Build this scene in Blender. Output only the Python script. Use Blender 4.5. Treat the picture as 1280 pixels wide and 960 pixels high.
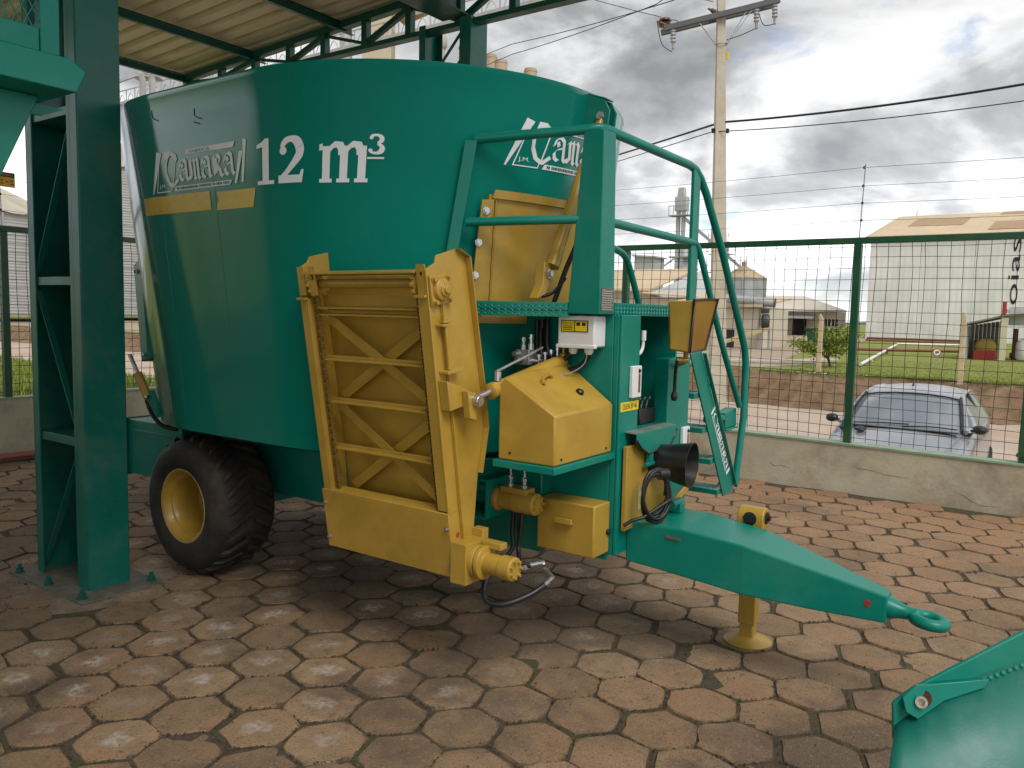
import bpy, bmesh, math, random
from mathutils import Vector, Matrix
random.seed(11)
SC = bpy.context.scene
for o in list(bpy.data.objects): bpy.data.objects.remove(o, do_unlink=True)
COL = SC.collection
R_ = math.radians
V = Vector

# ------------------------------------------------------------------ camera
YAW, PITCH, ROLL = R_(35.0), math.atan(.088), .022
CAMLOC = V((3.766, -3.731, 1.65))
f0 = V((-math.sin(YAW), math.cos(YAW), 0)); r0 = V((math.cos(YAW), math.sin(YAW), 0)); u0 = V((0, 0, 1))
FWD = f0*math.cos(PITCH) - u0*math.sin(PITCH); up_ = u0*math.cos(PITCH) + f0*math.sin(PITCH)
RGT = r0*math.cos(ROLL) + up_*math.sin(ROLL); UPV = up_*math.cos(ROLL) - r0*math.sin(ROLL)
cd = bpy.data.cameras.new('camera'); cd.sensor_width = 36; cd.lens = 28.125; cd.clip_start = .05; cd.clip_end = 9000
cam = bpy.data.objects.new('camera', cd); COL.objects.link(cam)
cam.matrix_world = Matrix(((RGT.x, UPV.x, -FWD.x, CAMLOC.x), (RGT.y, UPV.y, -FWD.y, CAMLOC.y), (RGT.z, UPV.z, -FWD.z, CAMLOC.z), (0, 0, 0, 1)))
SC.camera = cam
SC.render.resolution_x, SC.render.resolution_y = 1024, 768

# ------------------------------------------------------------------ sky, sun, exposure
SUN_EL, SUN_AZ = R_(50), R_(-28)            # azimuth measured from +X towards +Y
sun_dir = V((math.cos(SUN_EL)*math.cos(SUN_AZ), math.cos(SUN_EL)*math.sin(SUN_AZ), math.sin(SUN_EL)))
W = bpy.data.worlds.new('World'); SC.world = W; W.use_nodes = True
nt = W.node_tree; N = nt.nodes; LK = nt.links; N.clear()
def wn(t, **k):
    n = N.new(t)
    for a, b in k.items(): setattr(n, a, b)
    return n
sky = wn('ShaderNodeTexSky', sky_type='NISHITA', sun_disc=False, sun_elevation=SUN_EL, sun_rotation=math.atan2(sun_dir.x, sun_dir.y), altitude=900, air_density=1.0, dust_density=1.6)
tc = wn('ShaderNodeTexCoord'); sep = wn('ShaderNodeSeparateXYZ'); LK.new(tc.outputs['Generated'], sep.inputs[0])
cmb = wn('ShaderNodeMapping'); cmb.inputs['Scale'].default_value = (1, 1, 2.1); LK.new(tc.outputs['Generated'], cmb.inputs[0])
def noise(scale, detail, rough, off, dist=.3):
    mp = wn('ShaderNodeMapping'); mp.inputs['Location'].default_value = off; LK.new(cmb.outputs[0], mp.inputs[0])
    n = wn('ShaderNodeTexNoise'); n.inputs['Scale'].default_value = scale; n.inputs['Detail'].default_value = detail
    n.inputs['Roughness'].default_value = rough; n.inputs['Distortion'].default_value = dist
    LK.new(mp.outputs[0], n.inputs['Vector']); return n
def ramp(src, stops):
    r = wn('ShaderNodeValToRGB'); e = r.color_ramp.elements
    while len(e) < len(stops): e.new(.5)
    for i, (p, c) in enumerate(stops): e[i].position = p; e[i].color = (c, c, c, 1) if not hasattr(c, '__len__') else (*c, 1)
    LK.new(src, r.inputs[0]); return r
n1 = noise(2.6, 9, .56, (3.1, 1.7, .4)); cover = ramp(n1.outputs['Fac'], [(.33, 0), (.41, 1)])
n2 = noise(3.1, 9, .55, (7.3, 2.2, 4.0), .35); shade = ramp(n2.outputs['Fac'], [(.35, (.29, .30, .315)), (.44, (.46, .47, .485)), (.51, (.80, .805, .815)), (.59, (1.0, 1.0, 1.0))])
low = ramp(sep.outputs['Z'], [(.012, 0), (.085, 1)])              # open strip of blue above the skyline
cm = wn('ShaderNodeMath', operation='MULTIPLY'); LK.new(cover.outputs[0], cm.inputs[0])
n3 = noise(2.0, 5, .5, (1.0, 9.0, 2.0)); gap = ramp(n3.outputs['Fac'], [(.40, .30), (.62, 1)])
lowm = wn('ShaderNodeMix', data_type='FLOAT'); LK.new(low.outputs[0], lowm.inputs[0]); LK.new(gap.outputs[0], lowm.inputs[2]); lowm.inputs[3].default_value = 1
LK.new(lowm.outputs[0], cm.inputs[1])
bgs = wn('ShaderNodeBackground'); LK.new(sky.outputs[0], bgs.inputs[0]); bgs.inputs[1].default_value = .115
bgc = wn('ShaderNodeBackground'); LK.new(shade.outputs[0], bgc.inputs[0]); elev = ramp(sep.outputs['Z'], [(.02, 1.05), (.15, 1.02), (.34, .57), (1.0, .80)]); LK.new(elev.outputs[0], bgc.inputs[1])
mx = wn('ShaderNodeMixShader'); LK.new(cm.outputs[0], mx.inputs[0]); LK.new(bgs.outputs[0], mx.inputs[1]); LK.new(bgc.outputs[0], mx.inputs[2])
out = wn('ShaderNodeOutputWorld'); LK.new(mx.outputs[0], out.inputs[0])
sl = bpy.data.lights.new('sun', 'SUN'); sl.energy = 1.5; sl.angle = R_(30); sl.color = (1, .975, .94)
so = bpy.data.objects.new('sun', sl); COL.objects.link(so); so.rotation_euler = sun_dir.to_track_quat('Z', 'Y').to_euler()
vs = SC.view_settings; vs.view_transform = 'Standard'; vs.look = 'None'; vs.gamma = 1; vs.use_curve_mapping = False; vs.exposure = 0.65

# ------------------------------------------------------------------ materials
def mat(name, col, rough=.6, metal=0., var=.12, nscale=6., bump=0., bscale=80., spec=.5, coat=0., dust=None, dustamt=.0, dscale=2.5, coords='Object', stretch=(1, 1, 1), rvar=.12, island=0., objrand=0., chip=0., chipcol=(.03, .02, .015)):
    m = bpy.data.materials.new(name); m.use_nodes = True; t = m.node_tree; n = t.nodes; l = t.links
    b = n['Principled BSDF']; b.inputs['Metallic'].default_value = metal; b.inputs['Specular IOR Level'].default_value = spec
    if coat: b.inputs['Coat Weight'].default_value = coat; b.inputs['Coat Roughness'].default_value = .12
    if coords == 'World': g = n.new('ShaderNodeNewGeometry'); src = g.outputs['Position']
    else: g = n.new('ShaderNodeTexCoord'); src = g.outputs[coords]
    mp = n.new('ShaderNodeMapping'); mp.inputs['Scale'].default_value = stretch; l.new(src, mp.inputs[0])
    nz = n.new('ShaderNodeTexNoise'); nz.inputs['Scale'].default_value = nscale; nz.inputs['Detail'].default_value = 7; nz.inputs['Roughness'].default_value = .62; l.new(mp.outputs[0], nz.inputs['Vector'])
    hs = n.new('ShaderNodeHueSaturation'); hs.inputs['Color'].default_value = (*col, 1)
    mr = n.new('ShaderNodeMapRange'); mr.inputs[1].default_value = .3; mr.inputs[2].default_value = .7; mr.inputs[3].default_value = 1-var; mr.inputs[4].default_value = 1+var; l.new(nz.outputs['Fac'], mr.inputs[0])
    val = mr.outputs[0]
    for kind, amt in (('i', island), ('o', objrand)):
        if amt:
            s = n.new('ShaderNodeNewGeometry').outputs['Random Per Island'] if kind == 'i' else n.new('ShaderNodeObjectInfo').outputs['Random']
            m2 = n.new('ShaderNodeMapRange'); m2.inputs[3].default_value = 1-amt; m2.inputs[4].default_value = 1+amt; l.new(s, m2.inputs[0])
            mu = n.new('ShaderNodeMath'); mu.operation = 'MULTIPLY'; l.new(val, mu.inputs[0]); l.new(m2.outputs[0], mu.inputs[1]); val = mu.outputs[0]
    l.new(val, hs.inputs['Value']); c = hs.outputs[0]
    if dust is not None:
        n2 = n.new('ShaderNodeTexNoise'); n2.inputs['Scale'].default_value = dscale; n2.inputs['Detail'].default_value = 8; n2.inputs['Roughness'].default_value = .7; l.new(mp.outputs[0], n2.inputs['Vector'])
        r2 = n.new('ShaderNodeMapRange'); r2.inputs[1].default_value = .48; r2.inputs[2].default_value = .75; r2.inputs[4].default_value = dustamt; l.new(n2.outputs['Fac'], r2.inputs[0])
        mxx = n.new('ShaderNodeMix'); mxx.data_type = 'RGBA'; l.new(r2.outputs[0], mxx.inputs[0]); l.new(c, mxx.inputs[6]); mxx.inputs[7].default_value = (*dust, 1); c = mxx.outputs[2]
    if chip:
        nc = n.new('ShaderNodeTexNoise'); nc.inputs['Scale'].default_value = 26; nc.inputs['Detail'].default_value = 9; nc.inputs['Roughness'].default_value = .75; l.new(mp.outputs[0], nc.inputs['Vector'])
        rc_ = n.new('ShaderNodeMapRange'); rc_.inputs[1].default_value = .66; rc_.inputs[2].default_value = .71; rc_.inputs[4].default_value = chip; l.new(nc.outputs['Fac'], rc_.inputs[0])
        mc_ = n.new('ShaderNodeMix'); mc_.data_type = 'RGBA'; l.new(rc_.outputs[0], mc_.inputs[0]); l.new(c, mc_.inputs[6]); mc_.inputs[7].default_value = (*chipcol, 1); c = mc_.outputs[2]
    l.new(c, b.inputs['Base Color'])
    rr = n.new('ShaderNodeMapRange'); rr.inputs[1].default_value = .3; rr.inputs[2].default_value = .7; rr.inputs[3].default_value = max(.02, rough-rvar); rr.inputs[4].default_value = min(1, rough+rvar); l.new(nz.outputs['Fac'], rr.inputs[0]); l.new(rr.outputs[0], b.inputs['Roughness'])
    if bump:
        n3 = n.new('ShaderNodeTexNoise'); n3.inputs['Scale'].default_value = bscale; n3.inputs['Detail'].default_value = 4; l.new(mp.outputs[0], n3.inputs['Vector'])
        bp = n.new('ShaderNodeBump'); bp.inputs['Strength'].default_value = bump; bp.inputs['Distance'].default_value = .01; l.new(n3.outputs['Fac'], bp.inputs['Height']); l.new(bp.outputs[0], b.inputs['Normal'])
    return m
DUST = (.30, .20, .12)
M = {}
M['green'] = mat('green_paint', (.0004, .190, .140), .34, var=.08, nscale=3, bump=.02, bscale=55, spec=.30, coat=.05, chip=.22, dust=DUST, dustamt=.08, dscale=3, rvar=.06)
M['tub'] = mat('tub_green_paint', (.0003, .185, .138), .40, var=.07, nscale=1.6, bump=.035, bscale=2.2, spec=.08, coat=0, chip=.10, dust=DUST, dustamt=.02, dscale=2, rvar=.05)
_t = M['tub'].node_tree; _n = _t.nodes; _b = _n['Principled BSDF']
_lw = _n.new('ShaderNodeLayerWeight'); _lw.inputs[0].default_value = .5; _mr = _n.new('ShaderNodeMapRange'); _mr.inputs[1].default_value = .33; _mr.inputs[2].default_value = .64; _mr.inputs[4].default_value = .33; _t.links.new(_lw.outputs['Facing'], _mr.inputs[0])   # lacquer: strong sheen towards grazing angles
_gl = _n.new('ShaderNodeBsdfGlossy'); _gl.inputs['Roughness'].default_value = .11; _gl.inputs['Color'].default_value = (.95, .97, .97, 1); _mx = _n.new('ShaderNodeMixShader')
_t.links.new(_mr.outputs[0], _mx.inputs[0]); _t.links.new(_b.outputs[0], _mx.inputs[1]); _t.links.new(_gl.outputs[0], _mx.inputs[2]); _t.links.new(_mx.outputs[0], _n['Material Output'].inputs[0])
_t.links.new(_b.inputs['Normal'].links[0].from_socket, _gl.inputs['Normal'])
M['gold'] = mat('gold_paint', (.425, .262, .038), .36, var=.13, nscale=5, bump=.03, bscale=45, coat=.06, spec=.5, chip=.35, dust=(.20, .11, .02), dustamt=.30, dscale=3.5, rvar=.08)
M['colgreen'] = mat('column_green_paint', (.0005, .135, .102), .36, var=.08, nscale=3, bump=.03, bscale=40, coat=.1, spec=.4, chip=.4, dust=DUST, dustamt=.2, dscale=3)
M['trussgreen'] = mat('truss_green_paint', (.004, .095, .070), .42, var=.12, nscale=4, bump=.03)
M['fence'] = mat('fence_green_paint', (.008, .075, .030), .42, var=.12, nscale=5, dust=DUST, dustamt=.1)
M['wire'] = mat('fence_wire', (.012, .013, .012), .6, .1, var=.2)
M['rubber'] = mat('tyre_rubber', (.018, .017, .016), .72, var=.25, nscale=9, bump=.1, bscale=60, dust=(.16, .11, .07), dustamt=.35, dscale=5)
M['hose'] = mat('black_hose', (.012, .012, .013), .45, var=.2, nscale=12)
M['black'] = mat('black_plastic', (.012, .012, .013), .35, var=.15, nscale=8)
M['steel'] = mat('bright_steel', (.55, .55, .56), .28, .9, var=.15, nscale=20)
M['galv'] = mat('galvanised', (.42, .42, .42), .45, .7, var=.2, nscale=8)
M['white'] = mat('white_plastic', (.72, .72, .70), .4, var=.06, nscale=5, dust=DUST, dustamt=.12)
M['decal'] = mat('white_decal', (.78, .81, .83), .45, var=.05, nscale=6, coat=.1)
M['decaly'] = mat('yellow_decal', (.64, .43, .06), .28, var=.06, nscale=6, coat=.2)
M['decalg'] = mat('green_print', (.003, .145, .103), .3, var=.05)
M['lime'] = mat('lemon_sticker', (.75, .55, .02), .4, var=.05)
M['ink'] = mat('black_print', (.012, .012, .012), .5, var=.1)
M['red'] = mat('red_paint', (.36, .03, .02), .45, var=.15)
M['concwall'] = mat('painted_wall', (.50, .45, .33), .85, var=.13, nscale=2.5, bump=.3, bscale=30, dust=(.15, .085, .045), dustamt=.75, dscale=1.3, coords='World')
M['coping'] = mat('coping_green', (.26, .36, .25), .8, var=.2, nscale=6, coords='World')
M['concrete'] = mat('concrete', (.42, .38, .30), .9, var=.2, nscale=8, bump=.3, bscale=40, dust=(.2, .12, .07), dustamt=.4)

# ------------------------------------------------------------------ mesh helpers
class MB:
    def __init__(s): s.v = []; s.f = []
    def add(s, vs, fs):
        o = len(s.v); s.v += [tuple(p) for p in vs]; s.f += [tuple(i+o for i in f) for f in fs]; return s
    def box(s, a, b):
        x0, y0, z0 = a; x1, y1, z1 = b
        return s.add([(x0, y0, z0), (x1, y0, z0), (x1, y1, z0), (x0, y1, z0), (x0, y0, z1), (x1, y0, z1), (x1, y1, z1), (x0, y1, z1)],
                     [(0, 3, 2, 1), (4, 5, 6, 7), (0, 1, 5, 4), (1, 2, 6, 5), (2, 3, 7, 6), (3, 0, 4, 7)])
    def obox(s, o, ax, ay, az):            # corner + three edge vectors
        o, ax, ay, az = V(o), V(ax), V(ay), V(az); p = [o, o+ax, o+ax+ay, o+ay]; p += [q+az for q in p]
        fs = [(0, 3, 2, 1), (4, 5, 6, 7), (0, 1, 5, 4), (1, 2, 6, 5), (2, 3, 7, 6), (3, 0, 4, 7)]
        if ax.cross(ay).dot(az) < 0: fs = [f[::-1] for f in fs]
        return s.add(p, fs)
    def beam(s, p, q, w, h, up=(0, 0, 1)):
        p, q = V(p), V(q); d = (q-p).normalized(); u = V(up); sd = d.cross(u)
        if sd.length < 1e-4: sd = d.cross(V((1, 0, 0)))
        sd.normalize(); u = sd.cross(d)
        return s.obox(p-sd*w/2-u*h/2, q-p, sd*w, u*h)
    def prism(s, poly, vec):
        n = len(poly); vec = V(vec); P = [V(p) for p in poly]
        nn = sum(((P[i]).cross(P[(i+1) % n]) for i in range(n)), V((0, 0, 0)))
        if nn.dot(vec) > 0: P = P[::-1]
        return s.add(P + [p+vec for p in P], [tuple(range(n)), tuple(range(2*n-1, n-1, -1))] + [(i, i+n, (i+1) % n+n, (i+1) % n) for i in range(n)])
    def lathe(s, o, axis, prof, n=24, cap0=True, cap1=True):
        o = V(o); a = V(axis).normalized(); e1 = a.orthogonal().normalized(); e2 = a.cross(e1); vs = []; fs = []
        for r, t in prof:
            for i in range(n):
                g = 2*math.pi*i/n; vs.append(o+a*t+e1*(r*math.cos(g))+e2*(r*math.sin(g)))
        for k in range(len(prof)-1):
            for i in range(n):
                j = (i+1) % n; fs.append((k*n+i, k*n+j, (k+1)*n+j, (k+1)*n+i))
        if cap0: fs.append(tuple(range(n-1, -1, -1)))
        if cap1: fs.append(tuple((len(prof)-1)*n+i for i in range(n)))
        return s.add(vs, fs)
    def cyl(s, p, q, r, r2=None, n=16):
        p, q = V(p), V(q); return s.lathe(p, q-p, [(r, 0), (r if r2 is None else r2, (q-p).length)], n)
    def tube(s, pts, r, n=8, closed=False):
        P = [V(p) for p in pts]; m = len(P); vs = []; fs = []; e = None
        for i in range(m):
            if closed: d = P[(i+1) % m]-P[i-1]
            else: d = P[min(i+1, m-1)]-P[max(i-1, 0)]
            d.normalize()
            e = d.orthogonal().normalized() if e is None else (e-d*e.dot(d)).normalized()
            g2 = d.cross(e); rr = r[i] if hasattr(r, '__len__') else r
            for k in range(n):
                g = 2*math.pi*k/n; vs.append(P[i]+e*(rr*math.cos(g))+g2*(rr*math.sin(g)))
        for i in range(m if closed else m-1):
            i2 = (i+1) % m
            for k in range(n): fs.append((i*n+k, i*n+(k+1) % n, i2*n+(k+1) % n, i2*n+k))
        if not closed: fs += [tuple(range(n-1, -1, -1)), tuple((m-1)*n+k for k in range(n))]
        return s.add(vs, fs)
    def grid(s, rows):
        n = len(rows[0]); fs = []
        for i in range(len(rows)-1):
            for j in range(n-1): fs.append((i*n+j, i*n+j+1, (i+1)*n+j+1, (i+1)*n+j))
        return s.add([p for r in rows for p in r], fs)
    def bolt(s, p, axis, r=.012, h=.012): return s.lathe(p, axis, [(r*1.5, 0), (r*1.5, h*.25), (r, h*.25), (r, h)], 6)
    def mesh(s, name, smooth=None):
        me = bpy.data.meshes.new(name); me.from_pydata(s.v, [], s.f)
        bm = bmesh.new(); bm.from_mesh(me); bmesh.ops.recalc_face_normals(bm, faces=bm.faces); bm.to_mesh(me); bm.free()
        if smooth:
            me.polygons.foreach_set('use_smooth', [True]*len(me.polygons)); me.set_sharp_from_angle(angle=R_(smooth))
        return me
    def build(s, name, m, parent=None, smooth=35, bevel=0., solid=0., kind=None):
        me = s.mesh(name, smooth); me.materials.append(M[m] if isinstance(m, str) else m)
        o = bpy.data.objects.new(name, me); COL.objects.link(o); o.parent = parent
        if parent is not None: o.matrix_parent_inverse = ginv(parent)
        if solid: md = o.modifiers.new('thickness', 'SOLIDIFY'); md.thickness = solid; md.offset = -1
        if bevel: md = o.modifiers.new('edges', 'BEVEL'); md.width = bevel; md.segments = 2; md.limit_method = 'ANGLE'; md.angle_limit = R_(40)
        if kind: o['kind'] = kind
        return o
def ginv(p):
    # parts are written in world coordinates: undo the parent's own placement
    w = Matrix.Identity(4); chain = []
    q = p
    while q is not None: chain.append(q); q = q.parent
    for c in reversed(chain): w = w @ c.matrix_parent_inverse @ (Matrix.Translation(c.location) @ c.rotation_euler.to_matrix().to_4x4())
    return w.inverted()
def thing(name, label, cat, loc=(0, 0, 0), group=None):
    o = bpy.data.objects.new(name, None); COL.objects.link(o); o.location = loc; o.empty_display_size = .2
    return tag(o, label, cat, group)
def tag(o, label, cat, group=None):
    o['label'] = label; o['category'] = cat
    if group: o['group'] = group
    return o
def struct(o): o['kind'] = 'structure'; return o
def text2d(txt, size=1.0):
    cu = bpy.data.curves.new('lettering', 'FONT'); cu.body = txt; cu.size = size; cu.resolution_u = 3
    o = bpy.data.objects.new('lettering', cu); COL.objects.link(o); bpy.context.view_layer.update()
    dg = bpy.context.evaluated_depsgraph_get(); me = bpy.data.meshes.new_from_object(o.evaluated_get(dg))
    vs = [(p.co.x, p.co.y) for p in me.vertices]; fs = [tuple(p.vertices) for p in me.polygons]
    bpy.data.objects.remove(o); bpy.data.curves.remove(cu); bpy.data.meshes.remove(me)
    x0 = min(p[0] for p in vs); x1 = max(p[0] for p in vs); y0 = min(p[1] for p in vs); y1 = max(p[1] for p in vs)
    return [((x-x0)/(x1-x0), (y-y0)/(y1-y0)) for x, y in vs], fs
def text_on(mb, txt, o, ex, ey, w, h):
    vs, fs = text2d(txt); o, ex, ey = V(o), V(ex), V(ey); mb.add([o+ex*(w*a)+ey*(h*b) for a, b in vs], fs); return mb
def smooth_path(pts, n=6):
    P = [V(p) for p in pts]; out = []
    for i in range(len(P)-1):
        a, b, c, d = P[max(i-1, 0)], P[i], P[i+1], P[min(i+2, len(P)-1)]
        for k in range(n):
            t = k/n; out.append(.5*((2*b)+(c-a)*t+(2*a-5*b+4*c-d)*t*t+(3*b-a-3*c+d)*t**3))
    return out+[P[-1]]
# ------------------------------------------------------------------ ground, paving, road, bank, fields
def soil_material():
    m = mat('joint_soil', (.070, .049, .030), .95, var=.45, nscale=16, bump=1.0, bscale=90, dust=(.050, .066, .012), dustamt=.95, dscale=2.2, coords='World'); return m
M['soil'] = soil_material()
def paver_material(name, single):
    m = mat(name, (.255, .172, .099), .82, var=.26, nscale=9, bump=.55, bscale=150, coords='World', island=0 if single else .26, objrand=.26 if single else 0, spec=.35)
    t = m.node_tree; n = t.nodes; l = t.links; b = n['Principled BSDF']; src = b.inputs['Base Color'].links[0].from_socket
    geo = n.new('ShaderNodeNewGeometry')
    def nz(scale, lo, hi, amt, vec=None, det=6):
        q = n.new('ShaderNodeTexNoise'); q.inputs['Scale'].default_value = scale; q.inputs['Detail'].default_value = det; q.inputs['Roughness'].default_value = .65
        l.new(vec or geo.outputs['Position'], q.inputs['Vector'])
        r = n.new('ShaderNodeMapRange'); r.inputs[1].default_value = lo; r.inputs[2].default_value = hi; r.inputs[4].default_value = amt; l.new(q.outputs['Fac'], r.inputs[0]); return r.outputs[0]
    def mixc(f, c1, col):
        x = n.new('ShaderNodeMix'); x.data_type = 'RGBA'; l.new(f, x.inputs[0]); l.new(c1, x.inputs[6]); x.inputs[7].default_value = (*col, 1); return x.outputs[2]
    def mul(a, bb):
        x = n.new('ShaderNodeMath'); x.operation = 'MULTIPLY'; l.new(a, x.inputs[0]); l.new(bb, x.inputs[1]); return x.outputs[0]
    c = mixc(nz(1.1, .45, .62, .75), src, (.300, .172, .092))        # red earth dragged over the stones
    c = mixc(nz(.9, .49, .60, .85), c, (.125, .086, .056))            # old damp stain
    sp = n.new('ShaderNodeSeparateXYZ'); l.new(geo.outputs['Position'], sp.inputs[0])
    fy = n.new('ShaderNodeMapRange'); fy.inputs[1].default_value = .4; fy.inputs[2].default_value = 3.6; fy.inputs[4].default_value = .75; l.new(sp.outputs['Y'], fy.inputs[0])
    c = mixc(mul(fy.outputs[0], nz(1.6, .30, .60, 1.)), c, (.365, .208, .106))   # laterite dust washed towards the fence
    c = mixc(nz(24, .58, .72, .6, det=3), c, (.075, .055, .040))
    c = mixc(nz(95, .56, .66, .55, det=2), c, (.070, .052, .038)); c = mixc(nz(60, .60, .70, .5, det=2), c, (.34, .27, .20))
    if single:                                                       # pale worn crown in the middle of a stone
        tco = n.new('ShaderNodeTexCoord'); ln = n.new('ShaderNodeVectorMath'); ln.operation = 'LENGTH'
        wob = n.new('ShaderNodeTexNoise'); wob.inputs['Scale'].default_value = 14; l.new(geo.outputs['Position'], wob.inputs['Vector'])
        vm = n.new('ShaderNodeVectorMath'); vm.operation = 'MULTIPLY_ADD'; l.new(wob.outputs['Color'], vm.inputs[0]); vm.inputs[1].default_value = (.15, .15, 0); 
        sc2 = n.new('ShaderNodeVectorMath'); sc2.operation = 'ADD'; sc2.inputs[1].default_value = (-.075, -.075, 0); l.new(tco.outputs['Object'], sc2.inputs[0]); l.new(sc2.outputs[0], vm.inputs[2]); l.new(vm.outputs[0], ln.inputs[0])
        rad = n.new('ShaderNodeMapRange'); rad.inputs[1].default_value = .034; rad.inputs[2].default_value = .072; rad.inputs[3].default_value = 1; rad.inputs[4].default_value = 0; l.new(ln.outputs['Value'], rad.inputs[0])
        oi = n.new('ShaderNodeObjectInfo'); ro = n.new('ShaderNodeMapRange'); ro.inputs[1].default_value = .35; ro.inputs[2].default_value = .8; ro.inputs[4].default_value = .95; l.new(oi.outputs['Random'], ro.inputs[0])
        fx = n.new('ShaderNodeMapRange'); fx.inputs[1].default_value = 2.3; fx.inputs[2].default_value = .9; fx.inputs[4].default_value = 1; l.new(sp.outputs['X'], fx.inputs[0])
        c = mixc(mul(mul(mul(rad.outputs[0], ro.outputs[0]), fx.outputs[0]), nz(30, .35, .6, 1.)), c, (.46, .41, .35))
    if single:                                                       # soil creeping over the rim of the stone
        ln2 = n.new('ShaderNodeVectorMath'); ln2.operation = 'LENGTH'; l.new(tco.outputs['Object'], ln2.inputs[0])
        wn2 = n.new('ShaderNodeTexNoise'); wn2.inputs['Scale'].default_value = 22; wn2.inputs['Detail'].default_value = 5; wn2.inputs['Roughness'].default_value = .7; l.new(geo.outputs['Position'], wn2.inputs['Vector'])
        ad = n.new('ShaderNodeMath'); ad.operation = 'MULTIPLY_ADD'; l.new(wn2.outputs['Fac'], ad.inputs[0]); ad.inputs[1].default_value = .085; l.new(ln2.outputs['Value'], ad.inputs[2])
        er = n.new('ShaderNodeMapRange'); er.inputs[1].default_value = .186; er.inputs[2].default_value = .206; er.inputs[4].default_value = .9; l.new(ad.outputs[0], er.inputs[0]); c = mixc(er.outputs[0], c, (.080, .057, .034))
    l.new(c, b.inputs['Base Color'])
    bn = [q for q in n if q.type == 'BUMP'][0]; bn.inputs['Strength'].default_value = .8
    return m
M['paver'] = paver_material('paving_stone', True); M['paverfar'] = paver_material('paving_stone_far', False)
YX0, YX1, YY0, YY1 = -5.42, 9.0, -9.0, 4.40
g = MB(); nx, ny = 60, 56
g.grid([[(YX0+(YX1-YX0)*i/nx, YY0+(YY1-YY0)*j/ny, -.0060+random.uniform(-.004, .003)) for i in range(nx+1)] for j in range(ny+1)])
yard = struct(g.build('paved_yard', 'soil', smooth=60))
def paver_variant(k):
    rnd = random.Random(100+k); top = []; bot = []; C6 = [(.1728*math.cos(R_(60*i)), .1728*math.sin(R_(60*i))) for i in range(6)]; pts = []
    two = rnd.sample(range(6), 4)
    for i in range(6):
        (ax, ay), (bx, by) = C6[i], C6[(i+1) % 6]; f = rnd.uniform(.93, .995); pts.append((ax*f, ay*f))
        for q in ((.3, .7) if i in two else (.5,)):
            q += rnd.uniform(-.1, .1); f = 1-(rnd.uniform(0, .03) if rnd.random() < .75 else rnd.uniform(.03, .085)); pts.append(((ax+(bx-ax)*q)*f, (ay+(by-ay)*q)*f))
    n = len(pts)
    for x, y in pts:
        bot.append((x, y, -.016)); f = rnd.uniform(.94, .98); top.append((x*f, y*f, rnd.uniform(-.0025, .001)))
    vs = top+bot+[(0, 0, .0025)]
    return vs, [(i, (i+1) % n, 2*n) for i in range(n)]+[(i+n, (i+1) % n+n, (i+1) % n, i) for i in range(n)]
PV = [paver_variant(k) for k in range(16)]; PM = []
for vs, fs in PV:
    mb = MB(); mb.add(vs, fs); me = mb.mesh('paver', 50); me.materials.append(M['paver']); PM.append(me)
lat = []; sp_ = .303; a1 = R_(18)
e1 = V((math.cos(a1), math.sin(a1), 0))*sp_; e2 = V((math.cos(a1+R_(60)), math.sin(a1+R_(60)), 0))*sp_
COLS = [(-1.06, -1.33), (-1.06, 2.1)]
for i in range(-60, 60):
    for j in range(-60, 60):
        p = e1*i+e2*j
        if not (YX0+.16 < p.x < 8.6 and -6.2 < p.y < YY1-.13): continue
        if abs(p.x+1.06) < .50 and abs(p.y+1.33) < .32: continue      # concrete pad of the column
        d = p-CAMLOC; z = d.dot(FWD)
        u = d.dot(RGT)/z if z > .3 else 9; v = -d.dot(UPV)/z if z > .3 else 9
        lat.append((p, z, z > .3 and abs(u) < .68 and v < .52, d.length))
vis = sorted([t for t in lat if t[2]], key=lambda t: t[3]); single = vis[:300]; rest = [t for t in lat if not any(t is s for s in single)]
rp = random.Random(5)
def jit(): return rp.uniform(-.011, .011), rp.uniform(-.011, .011), rp.uniform(-.004, .004), rp.uniform(-.018, .018), rp.uniform(-.018, .018)
for p, *_ in single:
    o = bpy.data.objects.new('paver', rp.choice(PM)); COL.objects.link(o); o.parent = yard; jx, jy, jz, tx, ty = jit()
    o.location = (p.x+jx, p.y+jy, jz); o.rotation_euler = (tx, ty, a1+R_(30)+R_(60)*rp.randrange(6)+rp.uniform(-.05, .05))
fb = MB()
for p, *_ in rest:
    vs, fs = rp.choice(PV); jx, jy, jz, tx, ty = jit(); mm = Matrix.Translation((p.x+jx, p.y+jy, jz)) @ Matrix.Rotation(a1+R_(30)+R_(60)*rp.randrange(6)+rp.uniform(-.05, .05), 4, 'Z') @ Matrix.Rotation(tx, 4, 'X') @ Matrix.Rotation(ty, 4, 'Y')
    fb.add([mm @ V(q) for q in vs], fs)
fb.build('distant_pavers', 'paverfar', yard, smooth=50, kind='stuff')
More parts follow.
